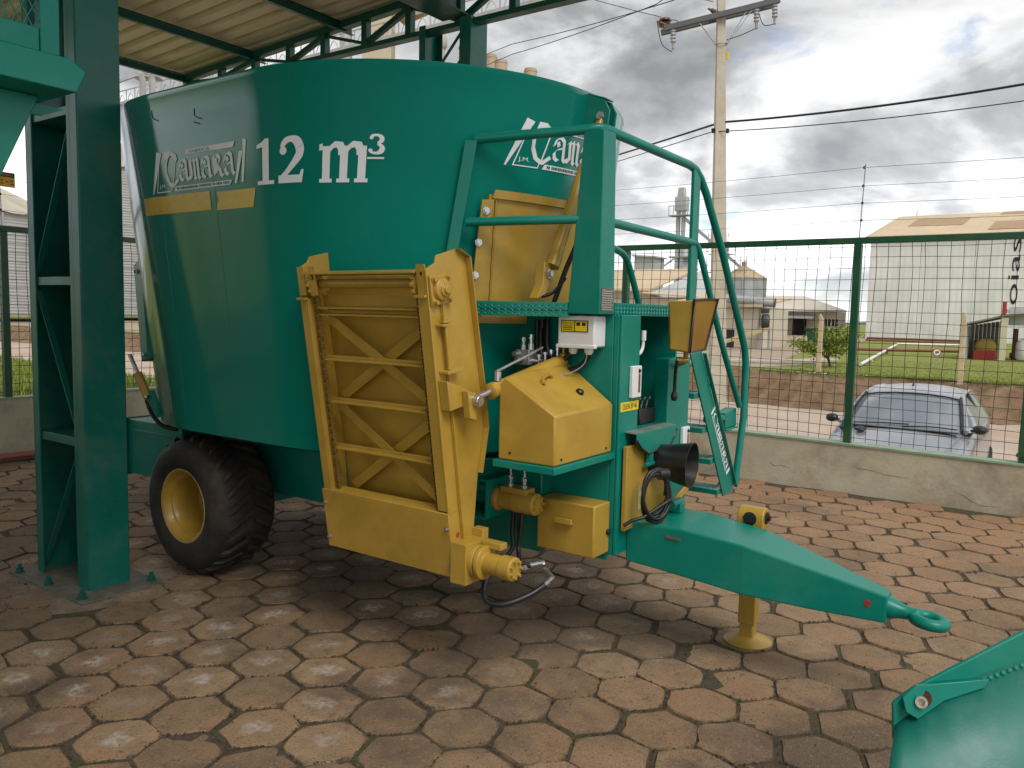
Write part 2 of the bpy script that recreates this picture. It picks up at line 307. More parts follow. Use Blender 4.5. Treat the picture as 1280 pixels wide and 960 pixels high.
# crumbs of soil and tiny weeds in the joints
cb = MB(); wb = MB(); rc = random.Random(9)
for _ in range(26000):
    t = rc.choice(vis[:560]); a = rc.uniform(0, 6.283); hx = .1535/math.cos(((a-a1+R_(30)) % R_(60))-R_(30)); rr = hx*rc.uniform(.965, 1.02) if rc.random() < .93 else rc.uniform(0, .15); x, y = t[0].x+rr*math.cos(a), t[0].y+rr*math.sin(a); s = rc.uniform(.0015, .005) if rc.random() < .96 else rc.uniform(.005, .010)
    cb.add([(x-s, y-s*.6, .0), (x+s, y-s*.8, 0), (x+s*.2, y+s, 0), (x, y, s*1.1)], [(0, 1, 3), (1, 2, 3), (2, 0, 3)])
tag(cb.build('soil_crumbs', mat('soil_crumb', (.060, .042, .025), .95, var=.6, nscale=3, coords='World', island=.5), smooth=None, kind='stuff'), 'loose crumbs of soil scattered over the hexagonal paving', 'soil')
for _ in range(3200):
    t = rc.choice(vis[:420]); k = rc.randrange(6); a = a1+R_(60*k+rc.uniform(-26, 26)); rr = rc.uniform(.150, .166); x, y = t[0].x+rr*math.cos(a), t[0].y+rr*math.sin(a)
    if math.sin(x*1.7+y*2.3)+math.sin(y*1.1-x*.7) < .1: continue
    for _k in range(rc.randrange(3, 8)):
        h = rc.uniform(.006, .024); b = rc.uniform(0, 6.283); w = rc.uniform(.0015, .003); ox, oy = x+rc.uniform(-.02, .02), y+rc.uniform(-.02, .02)
        wb.add([(ox-w*math.sin(b), oy+w*math.cos(b), -.012), (ox+w*math.sin(b), oy-w*math.cos(b), -.012), (ox+h*.7*math.cos(b), oy+h*.7*math.sin(b), h-.012)], [(0, 1, 2)])
tag(wb.build('joint_moss', mat('joint_moss', (.060, .082, .016), .9, var=.4, nscale=9, coords='World'), smooth=None, kind='stuff'), 'short green moss and weeds growing between the paving stones', 'moss')

M['road'] = mat('dirt_road', (.42, .335, .26), .95, var=.12, nscale=1.2, bump=.3, bscale=14, dust=(.34, .19, .10), dustamt=.6, dscale=.35, coords='World')
M['bank'] = mat('earth_bank', (.165, .100, .055), .95, var=.5, nscale=4, bump=1.0, bscale=12, dust=(.27, .21, .13), dustamt=.7, dscale=2.2, coords='World')
M['grass'] = mat('meadow_grass', (.180, .205, .028), .95, var=.28, nscale=3.5, bump=.9, bscale=16, dust=(.17, .16, .035), dustamt=.75, dscale=.5, coords='World')
M['lot'] = mat('factory_lot', (.34, .27, .20), .95, var=.14, nscale=.8, bump=.2, bscale=6, dust=(.30, .17, .09), dustamt=.6, dscale=.3, coords='World')
r = MB(); r.grid([[(x, y, -.61+random.uniform(-.012, .012)) for x in [-70+2.5*i for i in range(57)]] for y in [4.45+.6*j for j in range(24)]]); struct(r.build('dirt_road', 'road', smooth=60))
rb = random.Random(3); rows = []
xs = [-70+.5*i for i in range(240)]; w0 = [(.35*math.sin(x*.7)+.25*math.sin(x*1.9+1)+rb.uniform(-.1, .1)) for x in xs]
for k, (yy, zz) in enumerate([(17.3, -.63), (17.55, -.5), (17.75, -.2), (17.95, .08), (18.15, .235), (18.6, .275), (19.6, .21)]):
    rows.append([(x, yy+.5*w0[i]+rb.uniform(-.09, .09), zz+(rb.uniform(-.06, .06) if k < 5 else -.03)) for i, x in enumerate(xs)])
b = MB(); b.grid(rows); struct(b.build('earth_bank', 'bank', smooth=70))
def fz(x, y): return .27+.25*max(0, min(1, (y-26)/24))-max(0, y-110)*.0035
ys = [18.3, 19, 20, 22, 24, 26, 29, 33, 38, 44, 52, 62, 80, 110, 160, 260, 450, 800, 1400, 2400]
xf = [-3000, -1500, -700, -300, -150, -90, -60, -45, -34, -26, -20, -15, -11, -8, -5, -2, 1, 4, 8, 13, 20, 30, 50, 90, 160, 300, 700, 1500, 3000]
g = MB(); g.grid([[(x, y, fz(x, y)) for x in xf] for y in ys]); struct(g.build('meadow', 'grass', smooth=60))
lot = MB(); lp = [(-3.6, 19.2), (-2.9, 21.5), (-4.4, 24), (-5.4, 30), (-6.2, 44), (-7.2, 62), (-60, 62), (-60, 19.2)]
lotys = [19.2+.9*i for i in range(49)]
def lot_edge(y):
    for (xa, ya), (xb, yb) in zip(lp[:6], lp[1:6]):
        if ya <= y <= yb: return xa+(xb-xa)*(y-ya)/(yb-ya)
    return -7.2
lot.grid([[(-60+(lot_edge(y)+60)*(i/20)**.5, y, fz(0, y)+.006) for i in range(21)] for y in lotys]); struct(lot.build('factory_lot', 'lot', smooth=60))
# field beyond the left hand fence
xl = [-5.55, -6, -6.6, -7.5, -9, -12, -16, -22, -30, -45, -70, -110, -200, -500, -1500]
g = MB(); g.grid([[(x, y, .30+.6*max(0, min(1, (-x-6)/45))) for y in (-900, -200, -60, -30, -15, -8, -4, -1, 1, 3, 4.4)] for x in xl]); struct(g.build('side_meadow', 'grass', smooth=60))
# grass blades where the lawn is close enough to show them
gb = MB(); rg = random.Random(21)
def tuft(x, y, z, h):
    for _k in range(4):
        a = rg.uniform(0, 6.283); w = h*.07; hh = h*rg.uniform(.6, 1.2); l_ = hh*rg.uniform(.1, .6); ox, oy = x+rg.uniform(-.03, .03), y+rg.uniform(-.03, .03)
        gb.add([(ox-w*math.sin(a), oy+w*math.cos(a), z), (ox+w*math.sin(a), oy-w*math.cos(a), z), (ox+l_*math.cos(a), oy+l_*math.sin(a), z+hh)], [(0, 1, 2)])
for _ in range(9000):
    x = -5.65-rg.random()**1.6*12; y = rg.uniform(-1.6, 4.2); tuft(x, y, .30+.6*max(0, min(1, (-x-6)/45)), rg.uniform(.06, .16))
for _ in range(9000):
    y = 18.25+rg.random()**1.7*9; x = rg.uniform(-2.6, 5.5); tuft(x, y, fz(x, y), rg.uniform(.02, .05))
for _ in range(2200):
    x = rg.uniform(-8, 6); i = int((x+70)/.5); tuft(x, 18.25+.5*w0[i]+rg.uniform(-.2, .25), .22, rg.uniform(.05, .12))
tag(gb.build('grass_blades', mat('grass_blade', (.165, .205, .026), .8, var=.35, nscale=2, coords='World', island=.3), smooth=None, kind='stuff'), 'bright green blades of grass growing beyond both fences', 'grass')
# hills on the skyline
M['hill'] = mat('far_hill', (.050, .085, .105), .95, var=.25, nscale=.01, dust=(.10, .13, .10), dustamt=.6, dscale=.006, coords='World')  # bluish haze of distance put into the hill colour
M['wood'] = mat('far_wood', (.035, .060, .040), .95, var=.4, nscale=.05, coords='World', bump=1, bscale=.08)
for nm, y0, zb, amp, mm, seed in (('far_hills', 2350, -12, 34, 'hill', 1), ('near_hills', 1150, -8, 10, 'wood', 4)):
    rh = random.Random(seed); ph = [rh.uniform(0, 6.28) for _ in range(6)]; rows = []
    for k, t in enumerate((0, .25, .5, .8, 1)):
        rows.append([(x, y0+t*500, zb-2+(amp*(.62+.2*math.sin(x*.004+ph[0])+.14*math.sin(x*.011+ph[1])+.06*math.sin(x*.031+ph[2])+.025*math.sin(x*.09+ph[3])))*math.sin(t*1.57)+2*(k > 0)) for x in range(-3200, 3200, 12)])
    h = MB(); h.grid(rows); struct(h.build(nm, mm, smooth=60))
# ------------------------------------------------------------------ canopy: lattice columns, trusses, purlins, corrugated sheets
canopy = thing('canopy_shelter', 'green steel canopy with lattice columns and corrugated roof over the mixer wagon', 'canopy', (-1.06, -1.33, 0))
RX0, RX1, RY0, RY1 = -5.28, 3.1, -12.6, 2.24  # roof carried on unseen behind the camera to darken reflections in the tub
def rz(x): return 4.415+.046*(x+5.15)
CX0, CX1 = -1.36, -.76                       # column, lattice between two channels
def column(yc, base=True):
    y0, y1 = yc-.125, yc+.125; top = 4.26
    c = MB(); c.box((CX1-.085, y0, 0), (CX1, y1, top)); col = c.build('column', 'colgreen', canopy, bevel=.008)
    c = MB()                                                            # far chord: an open channel
    c.box((CX0, y0, 0), (CX0+.010, y1, top)); c.box((CX0+.010, y0, 0), (CX0+.075, y0+.010, top)); c.box((CX0+.010, y1-.010, 0), (CX0+.075, y1, top)); c.build('channel', 'colgreen', col, bevel=.003)
    c = MB(); c.box((CX1-.125, y0+.004, 0), (CX1-.087, y0+.016, top)); c.box((CX1-.125, y1-.016, 0), (CX1-.087, y1-.004, top)); c.build('flange', 'colgreen', col, bevel=.003)
    zs = [0.02, .86, 1.78, 2.72, 3.64, 4.2]
    for k in range(len(zs)-1):
        if k: 
            c = MB(); c.box((CX0+.012, y0+.012, zs[k]-.025), (CX1-.087, y1-.012, zs[k]+.025)); c.build('batten', 'colgreen', col, bevel=.003)
        xa, xb = (CX0+.05, CX1-.11) if k % 2 == 0 else (CX1-.11, CX0+.05)
        for yy in (y0+.03, y1-.03):
            c = MB(); c.beam((xa, yy, zs[k]+.05), (xb, yy, zs[k+1]-.05), .035, .006, up=(1, 0, 0)); c.build('lacing_bar', 'colgreen', col, bevel=.002)
    if base:
        c = MB(); c.box((CX0-.12, y0-.12, -.004), (CX1+.16, y1+.12, .010)); bp = c.build('base_plate', mat('base_plate', (.13, .125, .098), .8, var=.35, nscale=14, bump=.4, bscale=60, dust=(.025, .075, .060), dustamt=.85, dscale=5), col, bevel=.004)
        for bx in (CX0-.06, -1.06, CX1+.09):
            for by in (y0-.08, y1+.08):
                c = MB(); c.lathe((bx, by, .012), (0, 0, 1), [(.030, 0), (.030, .006), (.022, .006), (.022, .028), (.013, .028), (.013, .050)], 6); c.build('anchor_bolt', 'trussgreen', bp)
        c = MB(); n = 26; rn = random.Random(int(yc*10)+77)
        c.lathe((-1.06, yc, -.035), (0, 0, 1), [(.62, 0), (.60, .030), (.40, .034)], n); pad = c.build('concrete_pad', 'pad', col, smooth=40)
M['pad'] = mat('column_pad', (.19, .135, .090), .95, var=.3, nscale=6, bump=.7, bscale=50, dust=(.33, .30, .26), dustamt=.7, dscale=3, coords='World')
column(-1.33); column(2.10); column(-6.2); column(-11.4)
def truss(yc, front=False):
    zb = 4.24
    c = MB(); c.box((RX0+.12, yc-.05, zb-.045), (RX1-.1, yc+.05, zb)); tr = c.build('truss', 'trussgreen', canopy, bevel=.004)
    c = MB(); c.beam((RX0+.10, yc, rz(RX0+.1)-.05), (RX1-.05, yc, rz(RX1-.05)-.05), .09, .07); c.build('top_chord', 'trussgreen', tr, bevel=.004)
    xs = [-5.13, -4.45, -3.84, -3.26, -2.72, -2.13, -1.55, -.95, -.35, .3, 1.0, 1.7, 2.4, 2.95]
    for k, x in enumerate(xs):
        c = MB(); c.box((x-.035, yc-.035, zb+.001), (x+.035, yc+.035, rz(x)-.085)); c.build('strut', 'trussgreen', tr, bevel=.003)
        if k and k % 2 == 0:
            c = MB(); c.beam((xs[k-1]+.03, yc, zb+.03), (x-.03, yc, rz(x)-.10), .05, .05); c.build('diagonal', 'trussgreen', tr, bevel=.003)
        elif k:
            c = MB(); c.beam((xs[k-1]+.03, yc, rz(xs[k-1])-.10), (x-.03, yc, zb+.03), .03, .03); c.build('diagonal', 'trussgreen', tr, bevel=.003)
for yc in (2.06, -1.33, -6.2, -11.4): truss(yc)
c = MB()                                                                # girder tying the columns together
c.box((-1.10, RY0+.2, 4.262), (-.80, 2.0, 4.275)); c.box((-1.10, RY0+.2, 4.44), (-.80, 2.0, 4.453)); c.box((-.955, RY0+.2, 4.276), (-.94, 2.0, 4.439)); gd = c.build('girder', 'trussgreen', canopy, bevel=.003)
px = [-5.14, -3.86, -2.47, -1.08, .31, 1.55, 2.95]
for x in px:
    z = rz(x)-.012
    c = MB(); c.box((x-.022, RY0+.05, z-.005), (x+.022, RY1-.03, z)); c.box((x-.022, RY0+.05, z-.088), (x-.017, RY1-.03, z-.006)); c.box((x-.016, RY0+.05, z-.088), (x+.022, RY1-.03, z-.083)); c.build('purlin', 'trussgreen', canopy, bevel=.002)
M['sheet'] = mat('roof_sheet', (.74, .64, .46), .5, 0, var=.12, nscale=2.2, bump=.05, dust=(.30, .20, .10), dustamt=.55, dscale=1.5, stretch=(.5, 2.5, 1))
prof = [(0, 0), (.035, 0), (.060, .032), (.100, .032), (.125, 0), (.208, 0)]; w = .0
y = RY1; si = 0
while y > RY0:
    pts = []
    for k in range(5):
        for (a, h) in prof[:-1]: pts.append((y-k*.208-a, h))
    pts.append((y-5*.208-.030, 0)); dz = .0015*(si % 2)
    rows = [[(RX0+(RX1-RX0)*i/6, yy, rz(RX0+(RX1-RX0)*i/6)+.006+h+dz*2) for yy, h in pts] for i in range(7)]
    c = MB(); c.grid(rows); c.build('roof_sheet', 'sheet', canopy, smooth=None, solid=.0012); y -= 1.04; si += 1
# ------------------------------------------------------------------ low walls, wire fences, electric fence
def low_wall(a, b, h0, h1, th, zlow, nrm, label):
    a, b, nrm = V(a), V(b), V(nrm); d = b-a; n = 40
    t = thing('low_wall', label, 'wall', a); rows = []; rw = random.Random(int(a.x*7))
    c = MB(); prof = [(0, 1, 0), (0, 0, 0), (1, 0, 0), (1, 1, 0)]
    ring = []
    for i in range(n+1):
        p = a+d*(i/n); zt = h0+(h1-h0)*i/n
        ring.append([p+V((0, 0, zlow)), p+V((0, 0, zt)), p+nrm*th+V((0, 0, zt)), p+nrm*th+V((0, 0, zlow-.6))])
    c.grid(ring); c.build('wall', 'concwall', t, smooth=40)
    c = MB(); ring = []
    for i in range(n+1):
        p = a+d*(i/n)-nrm*.012; zt = h0+(h1-h0)*i/n+.002
        ring.append([p+V((0, 0, zt)), p+V((0, 0, zt+.018)), p+nrm*(th+.024)+V((0, 0, zt+.018)), p+nrm*(th+.024)+V((0, 0, zt)), p+V((0, 0, zt))])
    c.grid(ring); c.build('coping', 'coping', t, smooth=20)
    if nrm.y > .5:                                     # cracks in the plaster
        for x0, z0, L0 in ((1.30, .20, .22), (2.10, .27, .5), (3.0, .12, .3)):
            c = MB(); pts = []; z_ = z0
            for k in range(9): pts.append((x0+L0*k/8, a.y-.0006, z_)); z_ += rw.uniform(-.028, .014)
            c.tube(pts, [.0004+.0014*abs(math.sin(2.3*k)) for k in range(9)], 4); c.build('crack', 'ink', t, smooth=None)
    return t
low_wall((-5.30, 4.36, 0), (9.0, 4.36, 0), .56, .36, .14, -.03, (0, 1, 0), 'beige plastered low wall with cracks under the right hand fence')
low_wall((-5.30, 4.36, 0), (-5.30, -9.0, 0), .64, .64, .14, -.03, (-1, 0, 0), 'beige plastered low wall behind the red hose, left of the wagon')
def fence(name, a, b, posts, zlo, ztop, label, group):
    a, b = V(a), V(b); d = (b-a).normalized(); L = (b-a).length; t = thing(name, label, 'fence', a, group); rf = random.Random(int(a.x*13+b.y*5))
    sd = V((0, 0, 1)).cross(d)
    c = MB(); c.beam(a+V((0, 0, ztop-.03)), b+V((0, 0, ztop-.03)), .05, .06); c.build('top_rail', 'fence', t, bevel=.004)
    for s in posts:
        p = a+d*s; c = MB(); c.box((p.x-.034, p.y-.034, zlo(s)-.02), (p.x+.034, p.y+.034, ztop-.062)); pt = c.build('post', 'fence', t, bevel=.004)
        if zlo(s) < .2 or s > 8.5:
            c = MB(); c.box((p.x-.05, p.y-.05, zlo(s)+.06), (p.x+.05, p.y+.05, zlo(s)+.085)); c.build('collar', 'fence', pt)
    c = MB(); n = int(L/.104)
    for i in range(1, n):
        s = i*.104; z0 = zlo(s)+.02; pts = []
        for k in range(9): pts.append(a+d*(s+rf.uniform(-.005, .005)+.008*math.sin(k*1.1+i*.35))+V((0, 0, z0+(ztop-.06-z0)*k/8))+sd*(.004+rf.uniform(-.003, .003)))
        c.tube(pts, .0031, 4)
    wm = c.build('upright_wires', 'wire', t, smooth=None)
    c = MB(); nz_ = 19; m = int(L/.35)
    for k in range(nz_):
        pts = [a+d*(L*i/m)+V((0, 0, zlo(L*i/m)+.06+(ztop-.15-zlo(L*i/m))*k/(nz_-1)+.006*math.sin(i*.8+k)+rf.uniform(-.003, .003)))+sd*(-.001+rf.uniform(-.002, .002)) for i in range(m+1)]
        c.tube(pts, .0031, 4)
    c.build('level_wires', 'wire', t, smooth=None)
    return t
fence('wire_mesh_fence', (-5.30, 4.43, 0), (9.0, 4.43, 0), [0, 2.45, 4.89, 7.33, 8.77, 11.2, 13.6], lambda s: .575-.0140*s, 2.44, 'green wire mesh fence with square posts on the right hand wall', 'wire mesh fences on the low walls')
fence('wire_mesh_fence', (-5.37, 4.36, 0), (-5.37, -9.0, 0), [2.2, 4.28, 6.6, 9.0, 11.4], lambda s: .655, 2.44, 'green wire mesh fence with square posts left of the wagon', 'wire mesh fences on the low walls')
def efence(a, b, rods, zs, label):
    a, b = V(a), V(b); d = (b-a).normalized(); L = (b-a).length; t = thing('electric_fence', label, 'electric fence', a)
    for s in rods:
        p = a+d*s; c = MB(); c.cyl(p+V((0, 0, 2.38)), p+V((0, 0, zs[-1]+.03))+d*.02, .006, n=6); rd = c.build('rod', 'galv', t)
        for z in zs:
            c = MB(); c.lathe(p+V((0, 0, z-.013))+d*.01, (0, 0, 1), [(.006, 0), (.013, .006), (.009, .013), (.013, .02), (.006, .026)], 8); c.build('insulator', 'black', rd)
    for z in zs:
        c = MB(); st = [0]+list(rods)+[L]; pts = []
        for s0, s1 in zip(st[:-1], st[1:]):
            for k in range(6): f = k/6; pts.append(a+d*(s0+(s1-s0)*f)+V((0, 0, z-.03*4*f*(1-f))))
        pts.append(b+V((0, 0, z))); c.tube(pts, .0022, 4); c.build('wire', 'black', t, smooth=None)
efence((-5.30, 4.43, 0), (9.0, 4.43, 0), [2.45, 7.33, 12.2], (2.60, 2.76, 2.92, 3.09), 'thin electric security wires on rods above the right hand fence')
efence((-5.37, 4.36, 0), (-5.37, -9.0, 0), [1.0, 4.28, 9.0], (2.60, 2.76, 2.92, 3.07), 'thin electric security wires on rods above the left hand fence')
ws = thing('warning_sign', 'small yellow warning sign with black heading on the electric fence', 'sign', (-5.34, .13, 2.9))
c = MB(); c.box((-5.352, .050, 2.835), (-5.346, .205, 2.985)); c.build('panel', mat('sign_yellow', (.75, .42, .01), .5, var=.08), ws, bevel=.001)
c = MB(); c.box((-5.3455, .053, 2.937), (-5.3445, .202, 2.982)); c.build('heading', 'ink', ws)
c = MB(); text_on(c, 'PERIGO', (-5.3435, .072, 2.948), (0, 1, 0), (0, 0, 1), .11, .022); c.build('lettering', mat('sign_letter', (.75, .42, .01), .5), ws, smooth=None)
c = MB()
for yy, zz, w_, h_ in ((.068, 2.893, .022, .018), (.062, 2.865, .034, .012), (.115, 2.880, .028, .012), (.160, 2.890, .026, .016), (.158, 2.862, .036, .012)): c.box((-5.3455, yy, zz), (-5.3445, yy+w_, zz+h_))
c.build('small_print', mat('sign_brown', (.20, .05, .01), .5), ws)
c = MB(); c.tube(smooth_path([(-5.20, -6, .05), (-5.22, -2, .05), (-5.20, -.4, .055), (-5.23, .4, .05), (-5.20, 1.3, .05), (-5.18, 2.6, .05), (-5.2, 4.2, .05)], 6), .036, 10)
tag(c.build('drain_hose', mat('red_hose', (.33, .075, .065), .55, var=.2, nscale=5, dust=DUST, dustamt=.5), smooth=60), 'dull red hose lying along the foot of the left wall', 'hose')
# ------------------------------------------------------------------ neighbouring machines at the picture's edges
nm = thing('feed_machine', 'teal green machine with diamond mesh guard beside the column, top left', 'machine', (.6, -3.2, 0))
c = MB(); c.prism([(.92, -4.2, 2.478), (.92, -2.318, 2.478), (.92, -2.262, 2.444), (.92, -2.296, 2.369), (.92, -4.2, 2.369)], (-.30, 0, 0)); c.build('ledge', 'green', nm, bevel=.004)
c = MB(); c.box((.835, -2.388, 2.4785), (.875, -2.326, 3.30)); c.build('guard_post', 'green', nm, bevel=.004)
c = MB(); c.box((.845, -4.2, 2.49), (.868, -2.389, 2.566)); c.build('guard_rail', 'green', nm, bevel=.003)
c = MB(); y = -3.9
while y < -2.0:
    for sg in (1, -1):
        z0, z1, y0, y1 = 2.566, 3.25, y, y+sg*.36; f0, f1 = 0., 1.
        if y0 > -2.39 and y1 > -2.39: continue
        if y0 > -2.39: f0 = (-2.39-y0)/(y1-y0)
        if y1 > -2.39: f1 = (-2.39-y0)/(y1-y0)
        c.beam((.857+.002*sg, y0+(y1-y0)*f0, z0+(z1-z0)*f0), (.857+.002*sg, y0+(y1-y0)*f1, z0+(z1-z0)*f1), .003, .004, up=(1, 0, 0))
    y += .034
c.build('guard_mesh', 'green', nm, smooth=None)
c = MB(); c.prism([(.76, -2.345, 2.368), (.76, -2.75, 2.368), (.76, -3.62, 0), (.76, -3.40, 0)], (-.10, 0, 0)); c.build('support_leg', 'green', nm, bevel=.005)
c = MB(); c.prism([(.64, -2.20, 2.368), (.64, -2.50, 2.368), (.64, -2.36, 2.325), (.64, -2.28, 2.33)], (-.012, 0, 0)); c.build('gusset', 'green', nm)
c = MB(); c.box((-.1, -4.6, .5), (.60, -2.9, 2.36)); c.box((.0, -4.4, 0), (.5, -3.2, .499)); c.build('hopper', 'green', nm, bevel=.02)
# hopper whose lip pokes in at the lower right corner
hp = thing('loader_bucket', 'teal green bucket edge with gusset plate and rusty bolt, lower right corner', 'bucket', (3.75, -1.9, 0))
A0, A1 = V((3.458, -1.598, .699)), V((3.905, -1.240, 1.015)); ed = (A1-A0).normalized(); hn = V((-ed.y, ed.x, 0)).normalized()
M['bucket'] = mat('bucket_green', (.004, .135, .100), .46, var=.10, nscale=5, bump=.05, bscale=170, dust=(.32, .42, .40), dustamt=.10, dscale=6)
c = MB(); c.grid([[V((3.465, -1.598, 0.649)), V((3.489, -1.579, 0.674)), V((3.536, -1.542, 0.717)), V((3.590, -1.499, 0.756)), V((3.654, -1.451, 0.788)), V((3.720, -1.401, 0.818)), V((3.909, -1.262, 0.891)), V((4.165, -1.073, 0.977))], [V((3.473, -1.695, 0.603)), V((3.500, -1.677, 0.604)), V((3.547, -1.644, 0.605)), V((3.610, -1.599, 0.607)), V((3.673, -1.555, 0.608)), V((3.739, -1.509, 0.610)), V((3.924, -1.379, 0.615)), V((4.175, -1.202, 0.622))], [V((3.501, -1.906, 0.399)), V((3.537, -1.881, 0.400)), V((3.580, -1.851, 0.401)), V((3.644, -1.806, 0.403)), V((3.701, -1.766, 0.404)), V((3.761, -1.723, 0.406)), V((3.930, -1.605, 0.410)), V((4.159, -1.443, 0.416))], [V((3.531, -1.936, 0.030)), V((3.567, -1.911, 0.030)), V((3.610, -1.881, 0.030)), V((3.674, -1.836, 0.030)), V((3.731, -1.796, 0.030)), V((3.791, -1.753, 0.030)), V((3.960, -1.635, 0.030)), V((4.189, -1.473, 0.030))]]); c.build('shell', 'bucket', hp, smooth=60, solid=.006)
c = MB(); c.prism([V((3.458, -1.600, .700)), V((3.465, -1.603, .612)), V((3.474, -1.598, .585)), V((3.500, -1.575, .660)), V((3.575, -1.512, .735)), V((3.718, -1.404, .806)), V((3.92, -1.245, .93)), A1, V((3.712, -1.400, .885)), V((3.500, -1.566, .742)), V((3.478, -1.583, .722))], hn*.012); c.build('lip', 'green', hp, bevel=.003)
c = MB(); c.prism([V((3.474, -1.592, .722)), V((3.500, -1.570, .752)), V((3.647, -1.462, .770)), V((3.640, -1.478, .752)), V((3.560, -1.535, .716)), V((3.510, -1.582, .672)), V((3.485, -1.600, .690))], V((.004, -.010, .002))); gp = c.build('gusset', 'green', hp, bevel=.002)
bp = V((3.516, -1.572, .716)); ax = (V((3.766, -3.2, 1.3))-bp).normalized()
c = MB(); c.lathe(bp+V((0, 0, .006)), ax, [(.024, -.01), (.023, .004), (.014, .004)], 14); c.build('rusty_washer', mat('rust', (.06, .022, .012), .9, var=.4, nscale=60), gp)
c = MB(); c.lathe(bp+V((0, 0, -.004)), ax, [(.0145, .004), (.0145, .020), (.008, .020), (.007, .012)], 12); c.build('bolt', mat('worn_bolt', (.42, .36, .30), .5, .6, var=.3, nscale=70), gp)
c = MB()
for k in range(22):
    q = V((3.590, -1.508, .738))+V((.60, .475, .30)).normalized()*(k*.017)+V((0, -.004, .004)); c.lathe(q, (.3, -.8, .5), [(.008, -.004), (.006, .001), (.002, .003)], 8)
c.build('weld_bead', 'green', hp, smooth=80)
c = MB(); c.box((3.46, -2.25, 0), (3.52, -1.70, .05)); c.box((4.55, -2.0, 0), (4.61, -1.3, .05)); c.box((3.46, -1.72, 0), (3.50, -1.62, .52)); c.build('skid', 'green', hp, bevel=.004)
# ------------------------------------------------------------------ the feed mixer wagon (X points to the hitch)
wg = thing('feed_mixer_wagon', 'large teal green and gold feed mixer wagon with tall oval tub', 'mixer wagon', (0, 0, 0))
ZB, ZT, RB, RT, SL = .934, 2.788, 1.033, 1.245, .405
def tr_(z): return RB+(RT-RB)*(z-ZB)/(ZT-ZB)
def tub(s, z, off=0.):                        # point on the tub wall: s runs along the wall, 0 = middle of the near side
    r = tr_(z)+off
    if abs(s) <= SL: return V((s, -r, z))
    sg = 1 if s > 0 else -1; a = (abs(s)-SL)/1.18-math.pi/2
    if a > math.pi/2:
        e = (a-math.pi/2)*1.18; return V((sg*(SL-e), r, z))
    return V((sg*(SL+r*math.cos(a)), r*math.sin(a), z))
PER = SL*4+2*math.pi*1.18; NS = 200; ss = [-PER/2+PER*i/NS for i in range(NS+1)]
def skin(z0, z1, off, n=14): return [[tub(s, z0+(z1-z0)*k/n, off) for s in ss] for k in range(n+1)]
c = MB(); rows = skin(ZB, ZT-.03, 0); rows += [[tub(s, ZT-.012, .004) for s in ss], [tub(s, ZT, .000) for s in ss], [tub(s, ZT, -.030) for s in ss]] + skin(ZT-.03, ZB+.05, -.03)
rows += [[tub(s, ZB+.05, -.03).lerp(V((0, 0, ZB+.05)), .98) for s in ss]]
c.grid(rows); TUB = c.build('tub', 'tub', wg, smooth=50)
c = MB(); c.grid([[tub(s, ZB-.004, -.002) for s in ss], [tub(s, ZB-.012, -.02) for s in ss], [V((tub(s, ZB, 0).x*.02, tub(s, ZB, 0).y*.02, ZB-.012)) for s in ss]]); c.build('tub_floor', 'green', TUB, smooth=40)
for s_, z0, z1 in ((.085, 1.55, 2.30), (-.415, 1.0, 2.74)):
    c = MB(); c.tube([tub(s_+.002*math.sin(k*2.1), z0+(z1-z0)*k/20, .0) for k in range(21)], .0016, 6); c.build('weld_seam', 'tub', TUB, smooth=60)
# ---- lettering laid on the wall
def decal(name, polys, m, z0=.0025, parent=TUB, step=.04):
    mb = MB()
    for k, poly in enumerate(polys):
        bm = bmesh.new(); vs = [bm.verts.new((p[0], p[1], 0)) for p in poly]
        try: bm.faces.new(vs)
        except ValueError: bm.free(); continue
        x0, x1 = min(p[0] for p in poly), max(p[0] for p in poly); x = math.ceil(x0/step)*step
        while x < x1:
            bmesh.ops.bisect_plane(bm, geom=bm.verts[:]+bm.edges[:]+bm.faces[:], plane_co=(x, 0, 0), plane_no=(1, 0, 0)); x += step
        bmesh.ops.triangulate(bm, faces=bm.faces[:]); bm.verts.index_update()
        mb.add([tub(v.co.x, v.co.y, z0+.00025*(k % 9)) for v in bm.verts], [tuple(v.index for v in f.verts) for f in bm.faces]); bm.free()
    return mb.build(name, m, parent, smooth=None)
def strip(pts, ws):
    out = []
    for i in range(len(pts)-1):
        def off(j):
            a, b = pts[max(j-1, 0)], pts[min(j+1, len(pts)-1)]; dx_, dy_ = b[0]-a[0], b[1]-a[1]; L_ = math.hypot(dx_, dy_) or 1
            w_ = (ws[j] if hasattr(ws, '__len__') else ws)/2; return (-dy_/L_*w_, dx_/L_*w_)
        o0, o1 = off(i), off(i+1); a, b = pts[i], pts[i+1]
        out.append([(a[0]+o0[0], a[1]+o0[1]), (a[0]-o0[0], a[1]-o0[1]), (b[0]-o1[0], b[1]-o1[1]), (b[0]+o1[0], b[1]+o1[1])])
    return out
def arc(cx, cy, rx, ry, a0, a1, n=10): return [(cx+rx*math.cos(R_(a0+(a1-a0)*i/n)), cy+ry*math.sin(R_(a0+(a1-a0)*i/n))) for i in range(n+1)]
def rect(x0, y0, x1, y1): return [(x0, y0), (x1, y0), (x1, y1), (x0, y1)]
G = {}
G['1'] = [[(.36, 0.0), (.70, 0), (.70, 1), (.50, 1), (.36, .94)], [(.05, .80), (.36, .82), (.36, .94), (.05, .87)], rect(.08, 0, .36, .085), rect(.70, 0, .98, .085)]
p2 = arc(.50, .70, .33, .245, 165, -35, 12)+[(.62, .42), (.36, .22), (.16, .10)]
